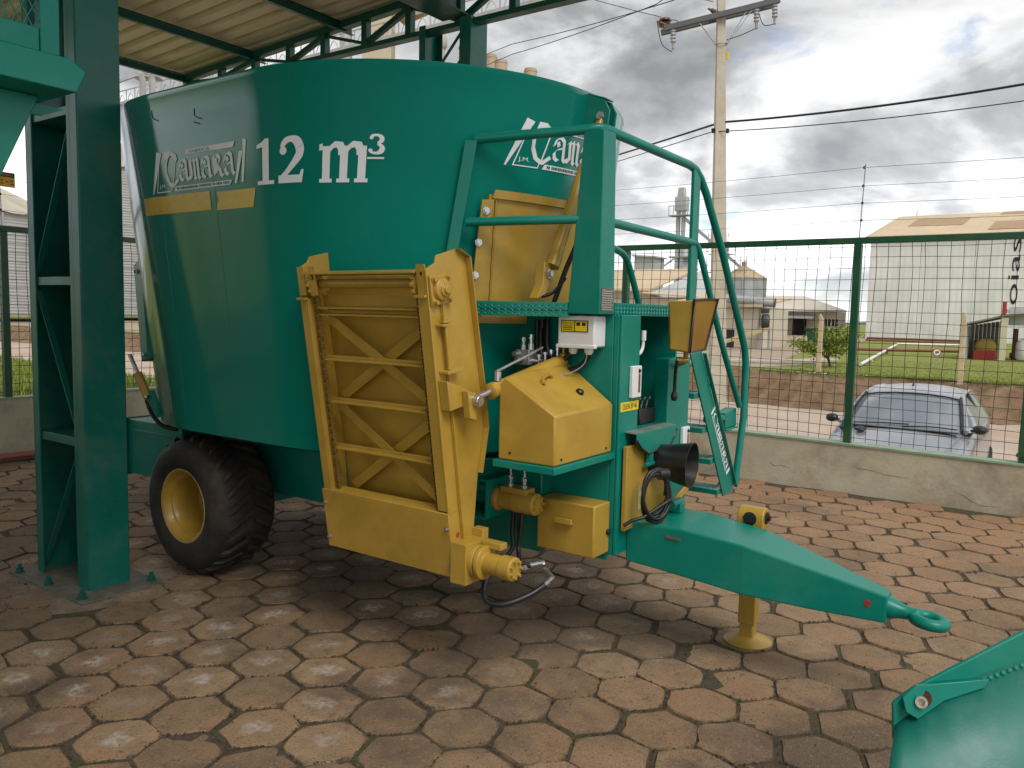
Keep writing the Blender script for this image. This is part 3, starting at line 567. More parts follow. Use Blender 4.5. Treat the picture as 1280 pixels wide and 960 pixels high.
G['2'] = strip(p2, [.13, .15, .15, .14, .13, .14, .18, .24, .27, .28, .28, .26, .22, .17, .13, .12]) + [[(.07, 0), (.93, 0), (.98, .28), (.90, .28), (.84, .17), (.07, .17)], arc(.24, .70, .13, .09, 0, 360, 14)[:-1]]
def mstem(x): return [rect(x, 0, x+.155, .80), rect(x-.055, 0, x, .085), rect(x+.155, 0, x+.205, .085)]
def march(x): return strip([(x+.12, .68), (x+.18, .78), (x+.26, .835), (x+.345, .82), (x+.39, .72), (x+.395, .6)], [.07, .09, .14, .17, .16, .15])
G['m'] = mstem(.08)+mstem(.435)+mstem(.79)+march(.08)+march(.435)+[[(.01, .70), (.08, .72), (.08, .86), (.01, .84)]]
p3 = arc(.42, .745, .30, .20, 155, -75, 10); p3b = arc(.42, .275, .33, .225, 75, -155, 12)
G['3'] = strip(p3, [.12, .14, .13, .12, .14, .19, .24, .25, .23, .17, .10])+strip(p3b, [.10, .15, .2, .25, .27, .27, .25, .2, .15, .13, .13, .14, .14])+[arc(.20, .80, .10, .07, 0, 360, 12)[:-1], arc(.16, .20, .11, .075, 0, 360, 12)[:-1], rect(.02, -.24, .86, -.15)]
def glyph(ch, x0, y0, w_, h_, sh=0.): return [[(x0+w_*px+sh*h_*py, y0+h_*py) for px, py in poly] for poly in G[ch]]
for nm_, gl_ in (('numeral', glyph('1', .425, 2.250, .125, .212, .11)), ('numeral', glyph('2', .565, 2.250, .160, .212, .11)), ('letter', glyph('m', .800, 2.245, .245, .205, .09)), ('numeral', glyph('3', 1.045, 2.372, .092, .090, .06))): decal(nm_, gl_, 'decal', step=.03)
decal('yellow_stripe', [rect(-.595, 2.155, .040, 2.250), [(.085, 2.150), (.385, 2.150), (.415, 2.240), (.10, 2.240), (.11, 2.20), (.10, 2.19)]], 'decaly')
# black-letter maker's name drawn with a broad slanted nib
NIB = {
 'C': [[(.80, .74), (.70, .90), (.50, .99), (.28, .88), (.12, .62), (.10, .36), (.22, .12), (.46, .01), (.80, .20)]],
 'A': [[(.10, .62), (.22, .90), (.48, .98), (.64, .86), (.64, .14), (.76, .02)], [(.62, .58), (.30, .50), (.12, .34), (.16, .12), (.34, .04), (.60, .22)], [(.30, .80), (.36, .62)]],
 'M': [[(.02, .20), (.10, .04)], [(.04, .80), (.16, .92), (.20, .14), (.10, .04)], [(.20, .78), (.36, .96), (.40, .84), (.40, .10), (.48, .02)], [(.40, .78), (.58, .96), (.66, .84), (.66, .12), (.76, .02)]],
 'R': [[(.08, .82), (.20, .92), (.20, .10), (.08, .02)], [(.20, .84), (.46, .98), (.64, .80), (.56, .58), (.30, .50)], [(.36, .52), (.56, .30), (.64, .08), (.78, .02)], [(.34, .84), (.34, .18)]],
}
def nibword(word, x0, y0, h_, adv, nib, nv=(.82, .57)):
    out = []; x = x0
    for ch, a_ in zip(word, adv):
        for st in NIB[ch]:
            for i in range(len(st)-1):
                (ax, ay), (bx, by) = st[i], st[i+1]; w_ = a_/.82
                A_, B_ = (x+ax*w_, y0+ay*h_), (x+bx*w_, y0+by*h_); nx_, ny_ = nib*nv[0], nib*nv[1]
                out.append([(A_[0]-nx_, A_[1]-ny_), (A_[0]+nx_, A_[1]+ny_), (B_[0]+nx_, B_[1]+ny_), (B_[0]-nx_, B_[1]-ny_)])
        x += a_
    return out
def shear(polys, x0, y0, k): return [[(px+k*(py-y0), py) for px, py in p] for p in polys]
def logo(sx, z0, L_, H_, k, cut=99):
    pol = []
    pol += shear([[(sx+.000*L_, z0-.02*H_), (sx+.012*L_, z0-.04*H_), (sx+.075*L_, z0+1.0*H_), (sx+.015*L_, z0+1.06*H_)]], sx, z0, k)         # long blade
    pol += shear([[(sx+.105*L_, z0+.78*H_), (sx+.165*L_, z0+.86*H_), (sx+.165*L_, z0+1.02*H_), (sx+.105*L_, z0+1.02*H_)]], sx, z0, k)
    pol += shear([rect(sx+.050*L_, z0+.00*H_, sx+.058*L_, z0+.80*H_), rect(sx+.05*L_, z0-.02*H_, sx+.215*L_, z0+.005*H_), rect(sx+.215*L_, z0-.02*H_, sx+.222*L_, z0+.12*H_)], sx, z0, k)
    pol += nibword('C', sx+.160*L_, z0+.10*H_, .88*H_, [.150*L_], .0125)+nibword('C', sx+.160*L_, z0+.10*H_, .88*H_, [.150*L_], .010, (.5, -.75))
    pol += shear([[(sx+.225*L_, z0+.15*H_), (sx+.235*L_, z0+.15*H_), (sx+.245*L_, z0+.92*H_), (sx+.235*L_, z0+.92*H_)]], sx, z0, .3)
    pol += nibword('AMARA', sx+.315*L_, z0+.21*H_, .56*H_, [.115*L_, .125*L_, .115*L_, .115*L_, .115*L_], .0115)
    top = [[(sx+.40*L_, z0+.87*H_), (sx+.90*L_, z0+.87*H_), (sx+.92*L_, z0+1.0*H_), (sx+.43*L_, z0+1.0*H_)]]; bot = [[(sx+.25*L_, z0-.02*H_), (sx+.84*L_, z0-.02*H_), (sx+.86*L_, z0+.10*H_), (sx+.27*L_, z0+.10*H_)]]
    pol += top+bot
    pol += shear([[(sx+.885*L_, z0+.0*H_), (sx+.905*L_, z0+.0*H_), (sx+.955*L_, z0+.75*H_), (sx+.92*L_, z0+.75*H_)], [(sx+.945*L_, z0+.02*H_), (sx+.965*L_, z0+.02*H_), (sx+.985*L_, z0+1.0*H_), (sx+.955*L_, z0+1.04*H_)]], sx, z0, k*.6)
    o = decal('maker_logo', pol, 'decal', step=.05)
    mb = MB()
    for txt, xa, wd, zz, hh in (('FABRICA', sx+.455*L_, .22*L_, z0+.895*H_, .075*H_),):
        vs, fs = text2d(txt); mb.add([tub(xa+wd*a, zz+hh*b, .0062) for a, b in vs], fs)
    rl = random.Random(4); x = sx+.285*L_
    while x < sx+.83*L_:
        w_ = rl.uniform(.006, .011); mb.add([tub(x, z0+.012*H_, .0062), tub(x+w_, z0+.012*H_, .0062), tub(x+w_, z0+.075*H_, .0062), tub(x, z0+.075*H_, .0062)], [(0, 1, 2, 3)]); x += w_+rl.choice((.003, .003, .004, .012))
    vs, fs = text2d('J.M.'); mb2 = MB(); mb2.add([tub(sx+.085*L_+.075*L_*a, z0+.07*H_+.12*H_*b, .003) for a, b in vs], fs); mb2.build('initials', 'decal', o, smooth=None, kind='stuff')
    mb.build('band_print', 'decalg', o, smooth=None, kind='stuff')
logo(-.475, 2.272, .83, .200, .30); logo(1.690, 2.368, .86, .212, .42)
# scuffs on the tub
c = MB()
for pts in ([(-.40, 2.70), (-.398, 2.665), (-.385, 2.655), (-.345, 2.64)], [(-.015, 2.665), (-.02, 2.63), (.0, 2.62), (.04, 2.607)], [(-.03, 2.60), (.02, 2.585)]):
    c.tube([tub(s_, z_, .0005) for s_, z_ in pts], .0028, 5)
c.build('scuff_mark', mat('scuff', (.006, .03, .025), .8), TUB, smooth=None)
# ---- running gear
c = MB(); c.box((-1.42, -.45, .47), (1.66, .45, .90)); c.box((-1.2, -.60, .82), (1.1, .60, .902)); c.build('chassis', 'green', wg, bevel=.006)
c = MB(); c.box((-1.66, -.70, .47), (-1.0, .70, .855)); bb = c.build('rear_beam', 'green', wg, bevel=.006)
c = MB(); c.box((-1.675, -.745, .455), (-1.661, .745, .862)); c.box((-1.60, -.712, .775), (-1.05, -.702, .79)); c.build('flange', 'green', bb, bevel=.003)
c = MB(); c.box((-.71, -.55, .37), (-.51, .55, .468)); c.cyl((-.61, -.74, .44), (-.61, .74, .44), .055); c.build('axle', 'green', wg, bevel=.004)
def wheel(yo, sg):                            # yo: outer face, sg: direction inwards
    prof = [(.215, .035), (.235, .010), (.29, .0), (.345, .006), (.385, .030), (.402, .075), (.409, .16), (.411, .25), (.409, .34), (.402, .42), (.385, .465), (.345, .49), (.29, .495), (.235, .485), (.215, .46)]
    prof = [(r_, t_*.85) for r_, t_ in prof]
    c = MB(); c.lathe((-.61, yo, .438), (0, sg, 0), prof, 56, False, False); ty = c.build('tyre', 'rubber', WH, smooth=40)
    lg = MB()
    for k in range(26):
        for side in (0, 1):
            a0 = 2*math.pi*(k+.5*side)/26; pts_i = []; pts_o = []
            for j in range(8):
                f = j/7; t = (.235 if side == 0 else .262)+((-1 if side == 0 else 1)*f*.225); a = a0-f*.20-f*f*.10
                r0_ = .406 if f < .62 else .406-.115*((f-.62)/.38)**1.5*.9; r1_ = r0_+.024*(1 if f < .8 else .75)
                for rr, lst in ((r0_-.01, pts_i), (r1_, pts_o)):
                    for da in (-.034, .034): lst.append(V((-.61+rr*math.cos(a+da), yo+sg*t*.85, .438+rr*math.sin(a+da))))
            n0 = len(pts_i); fs = []
            for j in range(7):
                b = 2*j; fs += [(n0+b, n0+b+1, n0+b+3, n0+b+2), (b, b+2, n0+b+2, n0+b), (b+1, n0+b+1, n0+b+3, b+3)]
            fs += [(0, n0, n0+1, 1), (14, 15, n0+15, n0+14)]; lg.add(pts_i+pts_o, fs)
    lg.build('tread_lugs', 'rubber', ty, smooth=30)
    prof = [(.222, .030), (.228, .020), (.224, .012), (.212, .016), (.205, .045), (.196, .060), (.186, .062), (.176, .075), (.172, .150), (.170, .235), (.135, .250), (.105, .235), (.098, .235)]
    c = MB(); c.lathe((-.61, yo, .438), (0, sg, 0), prof, 48, False, False); c.lathe((-.61, yo, .438), (0, sg, 0), [(.098, .236), (.10, .30)], 40, False, False); rm = c.build('rim', 'gold', WH, smooth=35)
    c = MB(); c.tube([(-.61+.2255*math.cos(2*math.pi*i/48), yo+sg*.016, .438+.2255*math.sin(2*math.pi*i/48)) for i in range(48)], .0045, 6, closed=True); c.build('bead_ring', mat('bare_rim_edge', (.62, .52, .36), .4, .4, var=.2, nscale=30), rm, smooth=60)
    c = MB(); c.lathe((-.61, yo, .438), (0, sg, 0), [(.0, .195), (.045, .195), (.050, .205), (.052, .26), (.10, .27), (.10, .30)], 24, False, True); c.build('hub', 'green', WH, smooth=35)
    for k in range(6):
        a = 2*math.pi*k/6+.3; c = MB(); c.bolt((-.61+.115*math.cos(a), yo+sg*.246, .438+.115*math.sin(a)), (0, -sg, 0), .010, .03); c.build('wheel_nut', 'galv', rm)
for yo, sg in ((-.965, 1), (.965, -1)):
    WH = bpy.data.objects.new('wheel', None); COL.objects.link(WH); WH.parent = wg; WH.empty_display_size = .1; wheel(yo, sg)
# ---- rear door hinge bracket, arm and ram
c = MB(); 
pl = [(-1.045, -.985, 1.905), (-.92, -1.02, 1.925), (-.87, -1.0, 1.30), (-.965, -.98, 1.285)]
a0, a1, b0, b1 = V((-1.10, -.955, 1.90)), V((-.965, -.985, 1.945)), V((-1.01, -.965, 1.300)), V((-.905, -.985, 1.325))
c.prism([a0, a1, b1, b0], V((.015, .035, 0))); c.prism([a0, b0, b0+V((.03, .12, 0)), a0+V((.03, .12, 0))], V((.012, -.003, 0))); db = c.build('door_bracket', 'green', wg, bevel=.004)
for q in (V((-1.045, -.974, 1.86)), V((-.955, -.985, 1.345))):
    c = MB(); c.bolt(q, (-.3, -.95, 0), .012, .012); c.build('bolt', 'steel', db)
c = MB(); c.prism([(-1.135, -.915, 1.87), (-1.09, -.92, 1.87), (-1.01, -.92, 1.30), (-1.09, -.92, 1.33), (-1.105, -.915, 1.42), (-1.08, -.915, 1.5)], (.01, .02, 0)); c.build('door_arm', 'gold', wg, bevel=.003)
c = MB(); c.cyl((-1.02, -.985, 1.225), (-.935, -.972, 1.085), .027, n=16); ram = c.build('door_ram', 'gold', wg); c = MB(); c.cyl((-1.09, -.995, 1.34), (-1.02, -.985, 1.225), .013, n=12); c.build('rod', 'steel', ram)
c = MB(); c.prism([(-.985, -.965, 1.10), (-.90, -.98, 1.13), (-.84, -.975, 1.02), (-.85, -.97, .96), (-.95, -.965, 1.05)], (.008, .03, 0)); lb = c.build('ram_bracket', 'green', wg, bevel=.003)
c = MB(); c.bolt((-.935, -.984, 1.085), (-.3, -.95, 0), .016, .012); c.build('pin', 'steel', lb)
c = MB(); c.tube(smooth_path([(-1.0, -.95, 1.10), (-1.01, -.93, 1.04), (-.98, -.92, .97), (-.90, -.90, .90), (-.80, -.86, .88)], 6), .014, 8); c.build('ram_hose', 'hose', wg, smooth=60)
# ---- discharge elevator folded up against the tub
LN = V((0, -.1595, .9872)); TN = V((0, .9872, .1595)); EO = V((.80, -1.04, .515))
def E3(w_, l_, t_=0.): return EO+V((w_, 0, 0))+LN*l_+TN*t_
def ebox(mb, w0, w1, l0, l1, t0, t1): return mb.obox(E3(w0, l0, t0), V((w1-w0, 0, 0)), LN*(l1-l0), TN*(t1-t0))
c = MB(); ebox(c, .012, .788, .20, 1.285, .150, .156); EL = c.build('discharge_elevator', 'gold', wg, bevel=.001)
for w0, pts in ((0, [(0, -.02), (0, 1.335), (.06, 1.36), (.08, 1.385), (.20, 1.395), (.28, 1.34), (.285, 1.26), (.22, 1.0), (.15, .4), (.13, -.02)]), (.79, [(-.012, -.02), (-.012, 1.325), (.05, 1.345), (.062, 1.375), (.19, 1.39), (.255, 1.35), (.285, .76), (.288, .585), (.215, .39), (.13, .06), (.12, -.02)])):
    c = MB(); c.prism([E3(w0, l_, t_) for t_, l_ in pts], V((.010, 0, 0))); c.build('side_wall', 'gold', EL, bevel=.002)
c = MB(); pts = [(.19, 1.39), (.255, 1.35), (.285, .76), (.288, .585), (.215, .39)]
for (t0, l0), (t1, l1) in zip(pts[:-1], pts[1:]):
    c.obox(E3(.801, l0, t0-.006), E3(.801, l1, t1-.006)-E3(.801, l0, t0-.006), V((.028, 0, 0)), TN*.006)
c.build('wall_lip', 'gold', EL, bevel=.001)
c = MB(); ebox(c, .801, .818, .10, 1.18, .055, .062); c.build('wall_rib', 'gold', EL, bevel=.001)
for w0, w1, l0, l1 in ((0.011, .062, .24, 1.20), (.738, .789, .275, 1.215)):
    c = MB(); ebox(c, w0, w1, l0, l1, -.010, -.003); c.obox(E3(w0, l0, -.010), V((w1-w0, 0, 0)), LN*.006, -TN*.028) if False else None
    ebox(c, w0 if w0 > .5 else w1-.006, w0+.006 if w0 > .5 else w1, l0, l1, -.002, .05); c.build('front_flange', 'gold', EL, bevel=.002)
    c = MB(); ebox(c, w0-.004, w1+.004, l1-.004, l1+.006, -.03, -.011); c.build('flange_lip', 'gold', EL)
for w0, w1 in ((.011, .055), (.086, .13), (.742, .789)):                     # slotted chain guides above the flanges
    c = MB(); sl0, sl1 = 1.285, 1.325; wm = (w0+w1)/2
    for q in ((w0, w1, 1.215, sl0), (w0, wm-.008, sl0, sl1), (wm+.008, w1, sl0, sl1), (w0, w1, sl1, 1.345)): ebox(c, q[0], q[1], q[2], q[3], -.008, -.003)
    c.build('slotted_plate', 'gold', EL)
c = MB(); c.cyl(E3(.10, 1.262, .045), E3(.735, 1.262, .045), .021, n=18); c.cyl(E3(.012, 1.262, .045), E3(.10, 1.262, .045), .014, n=12); c.build('roller_shaft', 'gold', EL)
c = MB(); ebox(c, .062, .737, 1.310, 1.318, -.02, .07); ebox(c, .062, .737, 1.296, 1.3095, .060, .07); c.build('head_angle', 'gold', EL, bevel=.001)
c = MB(); ebox(c, .062, .737, 1.155, 1.205, .085, .092); ebox(c, .062, .737, 1.150, 1.1545, .02, .092); c.build('head_angle', 'gold', EL, bevel=.001)
for l_ in (1.118, .905, .700, .470):
    c = MB(); ebox(c, .062, .737, l_, l_+.007, .024, .060); ebox(c, .062, .737, l_+.0075, l_+.020, .055, .060); c.build('slat', 'gold', EL, bevel=.001)
for la, lb_ in ((1.10, .715), (.685, .26)):
    for sgn, t_ in ((1, .072), (-1, .096)):
        p, q = (E3(.10, la, t_), E3(.725, lb_, t_)) if sgn == 1 else (E3(.725, la, t_+.006), E3(.10, lb_, t_+.006))
        c = MB(); c.beam(p, q, .006, .040, up=-LN.cross(V((1, 0, 0)))) if False else None
        d_ = (q-p).normalized(); c.beam(p, q, .048, .005, up=TN); c.beam(p+TN*.013, q+TN*.013, .005, .020, up=TN); c.build('cross_brace', 'gold', EL, bevel=.001)
c = MB(); ebox(c, .0, .80, -.03, .262, -.016, -.0105); ebox(c, .0, .80, .2625, .268, -.016, .06); cp = c.build('cover_plate', 'gold', EL, bevel=.002)
for w_, l_ in ((.012, .02), (.012, .20), (.785, .02), (.785, .20)):
    c = MB(); c.bolt(E3(w_, l_, -.016), -TN, .008, .010); c.build('bolt', 'steel', cp)
for w_ in (.082, .718):                                                       # drag chain, link by link
    c = MB(); k = 0; l_ = .27
    while l_ < 1.30:
        ebox(c, w_-.010, w_-.006, l_, l_+.030, .012, .030); ebox(c, w_+.006, w_+.010, l_, l_+.030, .012, .030); c.cyl(E3(w_-.012, l_+.015, .021), E3(w_+.012, l_+.015, .021), .007, n=6); l_ += .036
    c.build('drag_chain', mat('oily_chain', (.22, .14, .035), .45, .3, var=.4, nscale=50), EL, smooth=None)
    c = MB(); c.lathe(E3(w_-.006, 1.262, .045), (1, 0, 0), [(.055, 0), (.055, .012)], 14)
    for k in range(12): a = 2*math.pi*k/12; ctr = E3(w_-.006, 1.262, .045)+LN*(.058*math.cos(a))+TN*(.058*math.sin(a)); c.cyl(ctr, ctr+V((.012, 0, 0)), .011, .008, n=6)
    c.build('sprocket', 'gold', EL)
# bearing, tensioner and ram lug on the outside of the right-hand wall
bc = E3(.801, 1.235, .055); c = MB(); s2 = .062
c.obox(bc-LN*s2-TN*s2, V((.014, 0, 0)), LN*2*s2, TN*2*s2); c.lathe(bc+V((.014, 0, 0)), (1, 0, 0), [(.050, 0), (.046, .016), (.034, .020), (.030, .020), (.030, .030), (.018, .030), (.018, .042), (.010, .042)], 22); br = c.build('bearing', 'gold', EL, bevel=.003)
for a_, b_ in ((1, 1), (1, -1), (-1, 1), (-1, -1)):
    c = MB(); c.bolt(bc+V((.014, 0, 0))+LN*.047*a_+TN*.047*b_, (1, 0, 0), .009, .018); c.build('bolt', 'gold', br)
c = MB(); c.cyl(E3(.83, .90, .045), E3(.83, 1.13, .045), .008, n=8); c.bolt(E3(.83, 1.10, .045), LN, .013, .02); ebox(c, .801, .85, .885, .897, .01, .115); ebox(c, .801, .842, 1.085, 1.095, .015, .075); c.build('chain_tensioner', 'gold', EL, bevel=.001)
c = MB(); c.prism([E3(.801, .80, .0), E3(.801, .86, .0), E3(.801, .79, .14), E3(.801, .73, .14), E3(.801, .73, .0)], V((.05, 0, 0))); c.prism([E3(.852, .80, .085), E3(.852, .68, .085), E3(.852, .66, .13), E3(.852, .78, .14)], V((.035, 0, 0))); c.build('ram_lug', 'gold', EL, bevel=.003)
pin = V((1.63, -1.030, 1.275)); c = MB(); c.cyl(pin+V((-.02, 0, 0)), pin+V((.085, 0, 0)), .026, n=20); c.build('pin', 'steel', EL, bevel=.003)
c = MB(); c.lathe(E3(.801, .155, .035), (1, 0, 0), [(.012, 0), (.012, .001)], 16); c.build('red_reflector', 'red', EL)
# gear motor at the foot
m0 = E3(.80, .045, .045); c = MB(); c.box((1.60, m0.y-.075, m0.z-.095), (1.685, m0.y+.075, m0.z+.085)); c.box((1.60, m0.y+.076, m0.z-.03), (1.66, m0.y+.12, m0.z+.12))
c.lathe((1.685, m0.y+.005, m0.z), (1, 0, 0), [(.072, 0), (.072, .022), (.060, .022), (.060, .034), (.074, .034), (.074, .052), (.046, .056), (.046, .14), (.052, .142), (.052, .20), (.046, .205)], 26); gm = c.build('elevator_motor', 'gold', wg, bevel=.002)
for k in range(7):
    a = 2*math.pi*k/7; c = MB(); c.bolt((1.889, m0.y+.005+.036*math.cos(a), m0.z+.036*math.sin(a)), (1, 0, 0), .007, .014); c.build('bolt', 'gold', gm)
c = MB(); c.box((1.70, m0.y+.02, m0.z+.06), (1.80, m0.y+.07, m0.z+.088)); c.build('port_block', 'gold', gm, bevel=.002)
mv = V((1.72, -.66, .485))
for off in (0, .05):
    c = MB(); c.tube(smooth_path([(1.60+off, -.60, .70), (1.60+off, -.61, .60), (1.615+off*.6, -.62, .53), (1.60+off*1.5, -.65, .485)], 6), .011, 8); c.build('hydraulic_hose', 'hose', wg, smooth=60)
c = MB(); c.box((1.60, -.70, .455), (1.74, -.63, .478)); c.cyl((1.60, -.69, .467), (1.57, -.72, .462), .012, n=8); c.build('hose_clamp', 'galv', wg, bevel=.002)
c = MB(); c.tube(smooth_path([(1.74, -.66, .47), (1.69, -.74, .50), (1.65, -.82, .475), (1.655, -.90, .42), (1.69, -.925, .365), (1.76, -.89, .355), (1.83, -.80, .385), (1.865, -.72, .42)], 7), .014, 10); lp_ = c.build('hose_loop', 'hose', wg, smooth=60)
for p, q in (((1.735, -.665, .472), (1.79, -.61, .485)), ((1.862, -.725, .418), (1.88, -.685, .447)), ((1.80, -.62, .455), (1.88, -.68, .445))):
    c = MB(); c.cyl(p, q, .0125, n=10); c.build('fitting', 'steel', lp_)
# ---- tilt ram of the elevator
r0_, r1_ = V((1.67, -1.005, 1.285)), V((1.73, -.40, 1.425)); c = MB(); dr = (r1_-r0_).normalized(); c.cyl(r0_+dr*.10, r1_, .034, n=20); c.lathe(r0_+dr*.085, dr, [(.024, 0), (.037, .008), (.037, .035)], 18); rm = c.build('tilt_ram', 'gold', wg)
c = MB(); c.cyl(r0_, r0_+dr*.10, .016, n=14); c.build('rod', 'steel', rm)
c = MB(); c.cyl(r0_+dr*.14+V((0, 0, .035)), r0_+dr*.14+V((0, 0, .075)), .016, n=10); c.cyl(r0_+dr*.13+V((0, 0, .078)), r0_+dr*.46+V((0, 0, .105)), .007, n=8); c.build('ram_pipe', 'steel', rm)
# ---- tower (front pedestal)
c = MB(); c.box((1.20, -.36, .47), (1.985, -.345, 1.66)); c.box((2.015, -.36, .50), (2.03, -.165, 1.655)); c.box((1.986, -.36, .50), (2.014, -.346, 1.655)); c.box((1.99, -.180, .50), (2.0145, -.166, 1.655)); c.box((1.42, -.344, .47), (1.435, .50, 1.655)); tw = c.build('tower', 'green', wg, bevel=.004)
c = MB(); c.box((1.95, .185, .60), (2.03, .47, 1.43)); c.box((1.60, .455, .60), (1.949, .47, 1.655)); c.build('tower_column', 'green', tw, bevel=.004)
c = MB(); c.box((1.44, .44, .6), (1.60, .455, 1.655)); c.box((1.45, -.340, 1.085), (2.01, .185, 1.092)); c.build('cabinet_floor', 'green', tw)
c = MB(); c.box((1.55, -.16, 1.093), (1.57, .18, 1.65)); c.build('cabinet_back', 'green', tw)
c = MB(); c.box((1.86, -.02, 1.094), (1.97, .17, 1.175)); vb = c.build('valve_bank', 'black', tw, bevel=.006)
for k in range(3):
    c = MB(); y_ = .01+k*.06; c.tube(smooth_path([(1.93, y_, 1.17), (1.94, y_, 1.215), (1.96, y_-.015, 1.232), (1.97, y_-.04, 1.226)], 4), .006, 8); c.build('valve_lever', 'steel', vb, smooth=60)
c = MB(); c.prism([(2.031, -.30, 1.092), (2.09, -.30, 1.088), (2.09, .16, 1.088), (2.031, .16, 1.092)], (0, 0, .005)); lg_ = c.build('ledge', mat('worn_ledge', (.16, .20, .16), .5, var=.25, nscale=9, dust=DUST, dustamt=.5), tw)
c = MB(); c.prism([(2.091, -.30, 1.092), (2.091, .16, 1.092), (2.091, .145, 1.045), (2.091, .09, .995), (2.091, -.17, .985), (2.091, -.25, 1.02), (2.091, -.30, 1.06)], (.006, 0, 0)); c.build('front_apron', 'green', tw, bevel=.002)
c = MB(); c.tube([(2.096, -.30, 1.058), (2.096, -.25, 1.018), (2.096, -.17, .983), (2.096, .09, .993), (2.096, .145, 1.043), (2.096, .16, 1.07)], .008, 6); c.build('rubber_edge', 'black', tw, smooth=60)
c = MB(); c.box((2.04, -.33, .62), (2.062, .165, 1.03)); c.build('yellow_panel', 'gold', tw, bevel=.003)
c = MB(); c.box((2.075, -.15, .93), (2.10, -.115, .99)); c.cyl((2.09, -.18, .925), (2.09, -.085, .925), .012, n=10); c.build('latch', 'green', tw, bevel=.002)
for y0, z0, z1, w_ in ((-.275, 1.258, 1.412, .095), (.365, .90, 1.05, .085)):
    c = MB(); c.box((2.031, y0, z0), (2.052, y0+w_, z1)); lv = c.build('level_gauge', 'white', tw, bevel=.004); c = MB(); c.box((2.0525, y0+w_*.62, z0+.025), (2.0545, y0+w_*.80, z1-.04)); c.build('sight_glass', mat('gauge_tube', (.16, .06, .03), .2, var=.1), lv)
    c = MB(); c.bolt((2.0525, y0+w_*.7, z1-.025), (1, 0, 0), .008, .006); c.build('gauge_screw', 'black', lv)
c = MB(); c.box((2.0305, -.355, 1.196), (2.0325, -.166, 1.240)); st = c.build('yellow_sticker', 'lime', tw); c = MB(); text_on(c, 'OLEN SP-46', (2.0335, -.335, 1.205), (0, 1, 0), (0, 0, 1), .15, .026); c.build('lettering', 'ink', st, smooth=None)
# ---- gold oil tank cover with its tray, tool box
c = MB(); X0, X1, Y0, Y1 = 1.705, 2.0, -.885, -.372
vs = [(X0, Y0, 1.005), (X1, Y0, 1.005), (X1, Y1, 1.005), (X0, Y1, 1.005), (X0, Y0, 1.335), (X1, Y0, 1.222), (X1, Y1, 1.235), (X0, Y1, 1.40), (1.735, Y0, 1.372), (1.735, Y1, 1.425)]
c.add(vs, [(0, 3, 2, 1), (0, 1, 5, 8, 4), (1, 2, 6, 5), (2, 3, 7, 9, 6), (3, 0, 4, 7), (4, 8, 9, 7), (8, 5, 6, 9)]); tk = c.build('oil_tank_cover', 'gold', wg, bevel=.008)
c = MB(); c.tube([(1.815, -.70, 1.345), (1.815, -.70, 1.366), (1.80, -.63, 1.375), (1.80, -.60, 1.362)], .008, 6); c.box((1.80, -.71, 1.338), (1.83, -.69, 1.346)); c.build('handle', 'gold', tk)
c = MB(); c.lathe((1.90, -.52, 1.285), (.35, 0, 1), [(.020, 0), (.020, .014), (.014, .022)], 12); c.build('filler_cap', 'black', tk)
for q, ax in (((X1, -.83, 1.03), (1, 0, 0)), ((X1, -.43, 1.03), (1, 0, 0)), ((1.77, Y0, 1.04), (0, -1, 0))):
    c = MB(); c.lathe(q, ax, [(.006, 0), (.006, .003)], 8); c.build('screw', 'ink', tk)
c = MB(); c.box((1.688, -.902, .972), (2.014, -.361, 1.004)); c.box((1.688, -.60, .90), (1.72, -.361, .971)); c.build('tray', 'green', wg, bevel=.004)
c = MB(); c.box((1.68, -.515, .515), (1.998, -.362, .765)); tb = c.build('tool_box', 'gold', wg, bevel=.008); c = MB(); c.box((1.80, -.530, .664), (1.89, -.516, .668)); c.box((1.80, -.545, .664), (1.89, -.5305, .690)); c.build('handle', 'gold', tb, bevel=.002)
c = MB(); c.lathe((1.999, -.385, .62), (1, 0, 0), [(.014, 0), (.014, .012), (.008, .016)], 10); c.build('latch', 'black', tb)
# ---- second hydraulic motor in its green bracket
c = MB(); c.box((1.37, -.70, .66), (1.38, -.46, .84)); c.prism([(1.37, -.72, .68), (1.37, -.70, .84), (1.37, -.47, .86), (1.37, -.47, .66)], (.01, 0, 0)) if False else None
c.box((1.50, -.70, .665), (1.51, -.46, .85)); c.box((1.381, -.70, .655), (1.499, -.46, .664)); c.box((1.381, -.705, .842), (1.499, -.68, .850)); c.box((1.33, -.452, .62), (1.53, -.451, .90)); mb_ = c.build('motor_bracket', 'green', wg, bevel=.002)
c = MB(); c.cyl((1.385, -.60, .752), (1.497, -.60, .752), .045, n=18); c.build('coupling', 'green', mb_)
for q in ((1.37, -.675, .69), (1.37, -.675, .81)): c = MB(); c.bolt(q, (0, -1, 0), .012, .03); c.build('bolt', 'steel', mb_)
c = MB(); c.lathe((1.511, -.61, .752), (1, 0, 0), [(.060, 0), (.060, .020), (.048, .024), (.048, .10), (.053, .102), (.053, .225), (.048, .232)], 26); c.box((1.555, -.65, .795), (1.70, -.57, .822)); m2 = c.build('auger_motor', 'gold', wg, bevel=.002)
for k in range(7):
    a = 2*math.pi*k/7; c = MB(); c.bolt((1.742, -.61+.036*math.cos(a), .752+.036*math.sin(a)), (1, 0, 0), .007, .014); c.build('bolt', 'gold', m2)
for x_ in (1.585, 1.665):
    c = MB(); c.lathe((x_, -.61, .822), (0, 0, 1), [(.016, 0), (.016, .014), (.010, .016), (.010, .03), (.014, .032), (.014, .046), (.008, .05), (.008, .07)], 12); c.tube(smooth_path([(x_, -.61, .89), (x_, -.61, .905), (x_+.008, -.60, .913), (x_+.014, -.585, .905)], 4), .007, 6); c.build('port_fitting', 'steel', m2)
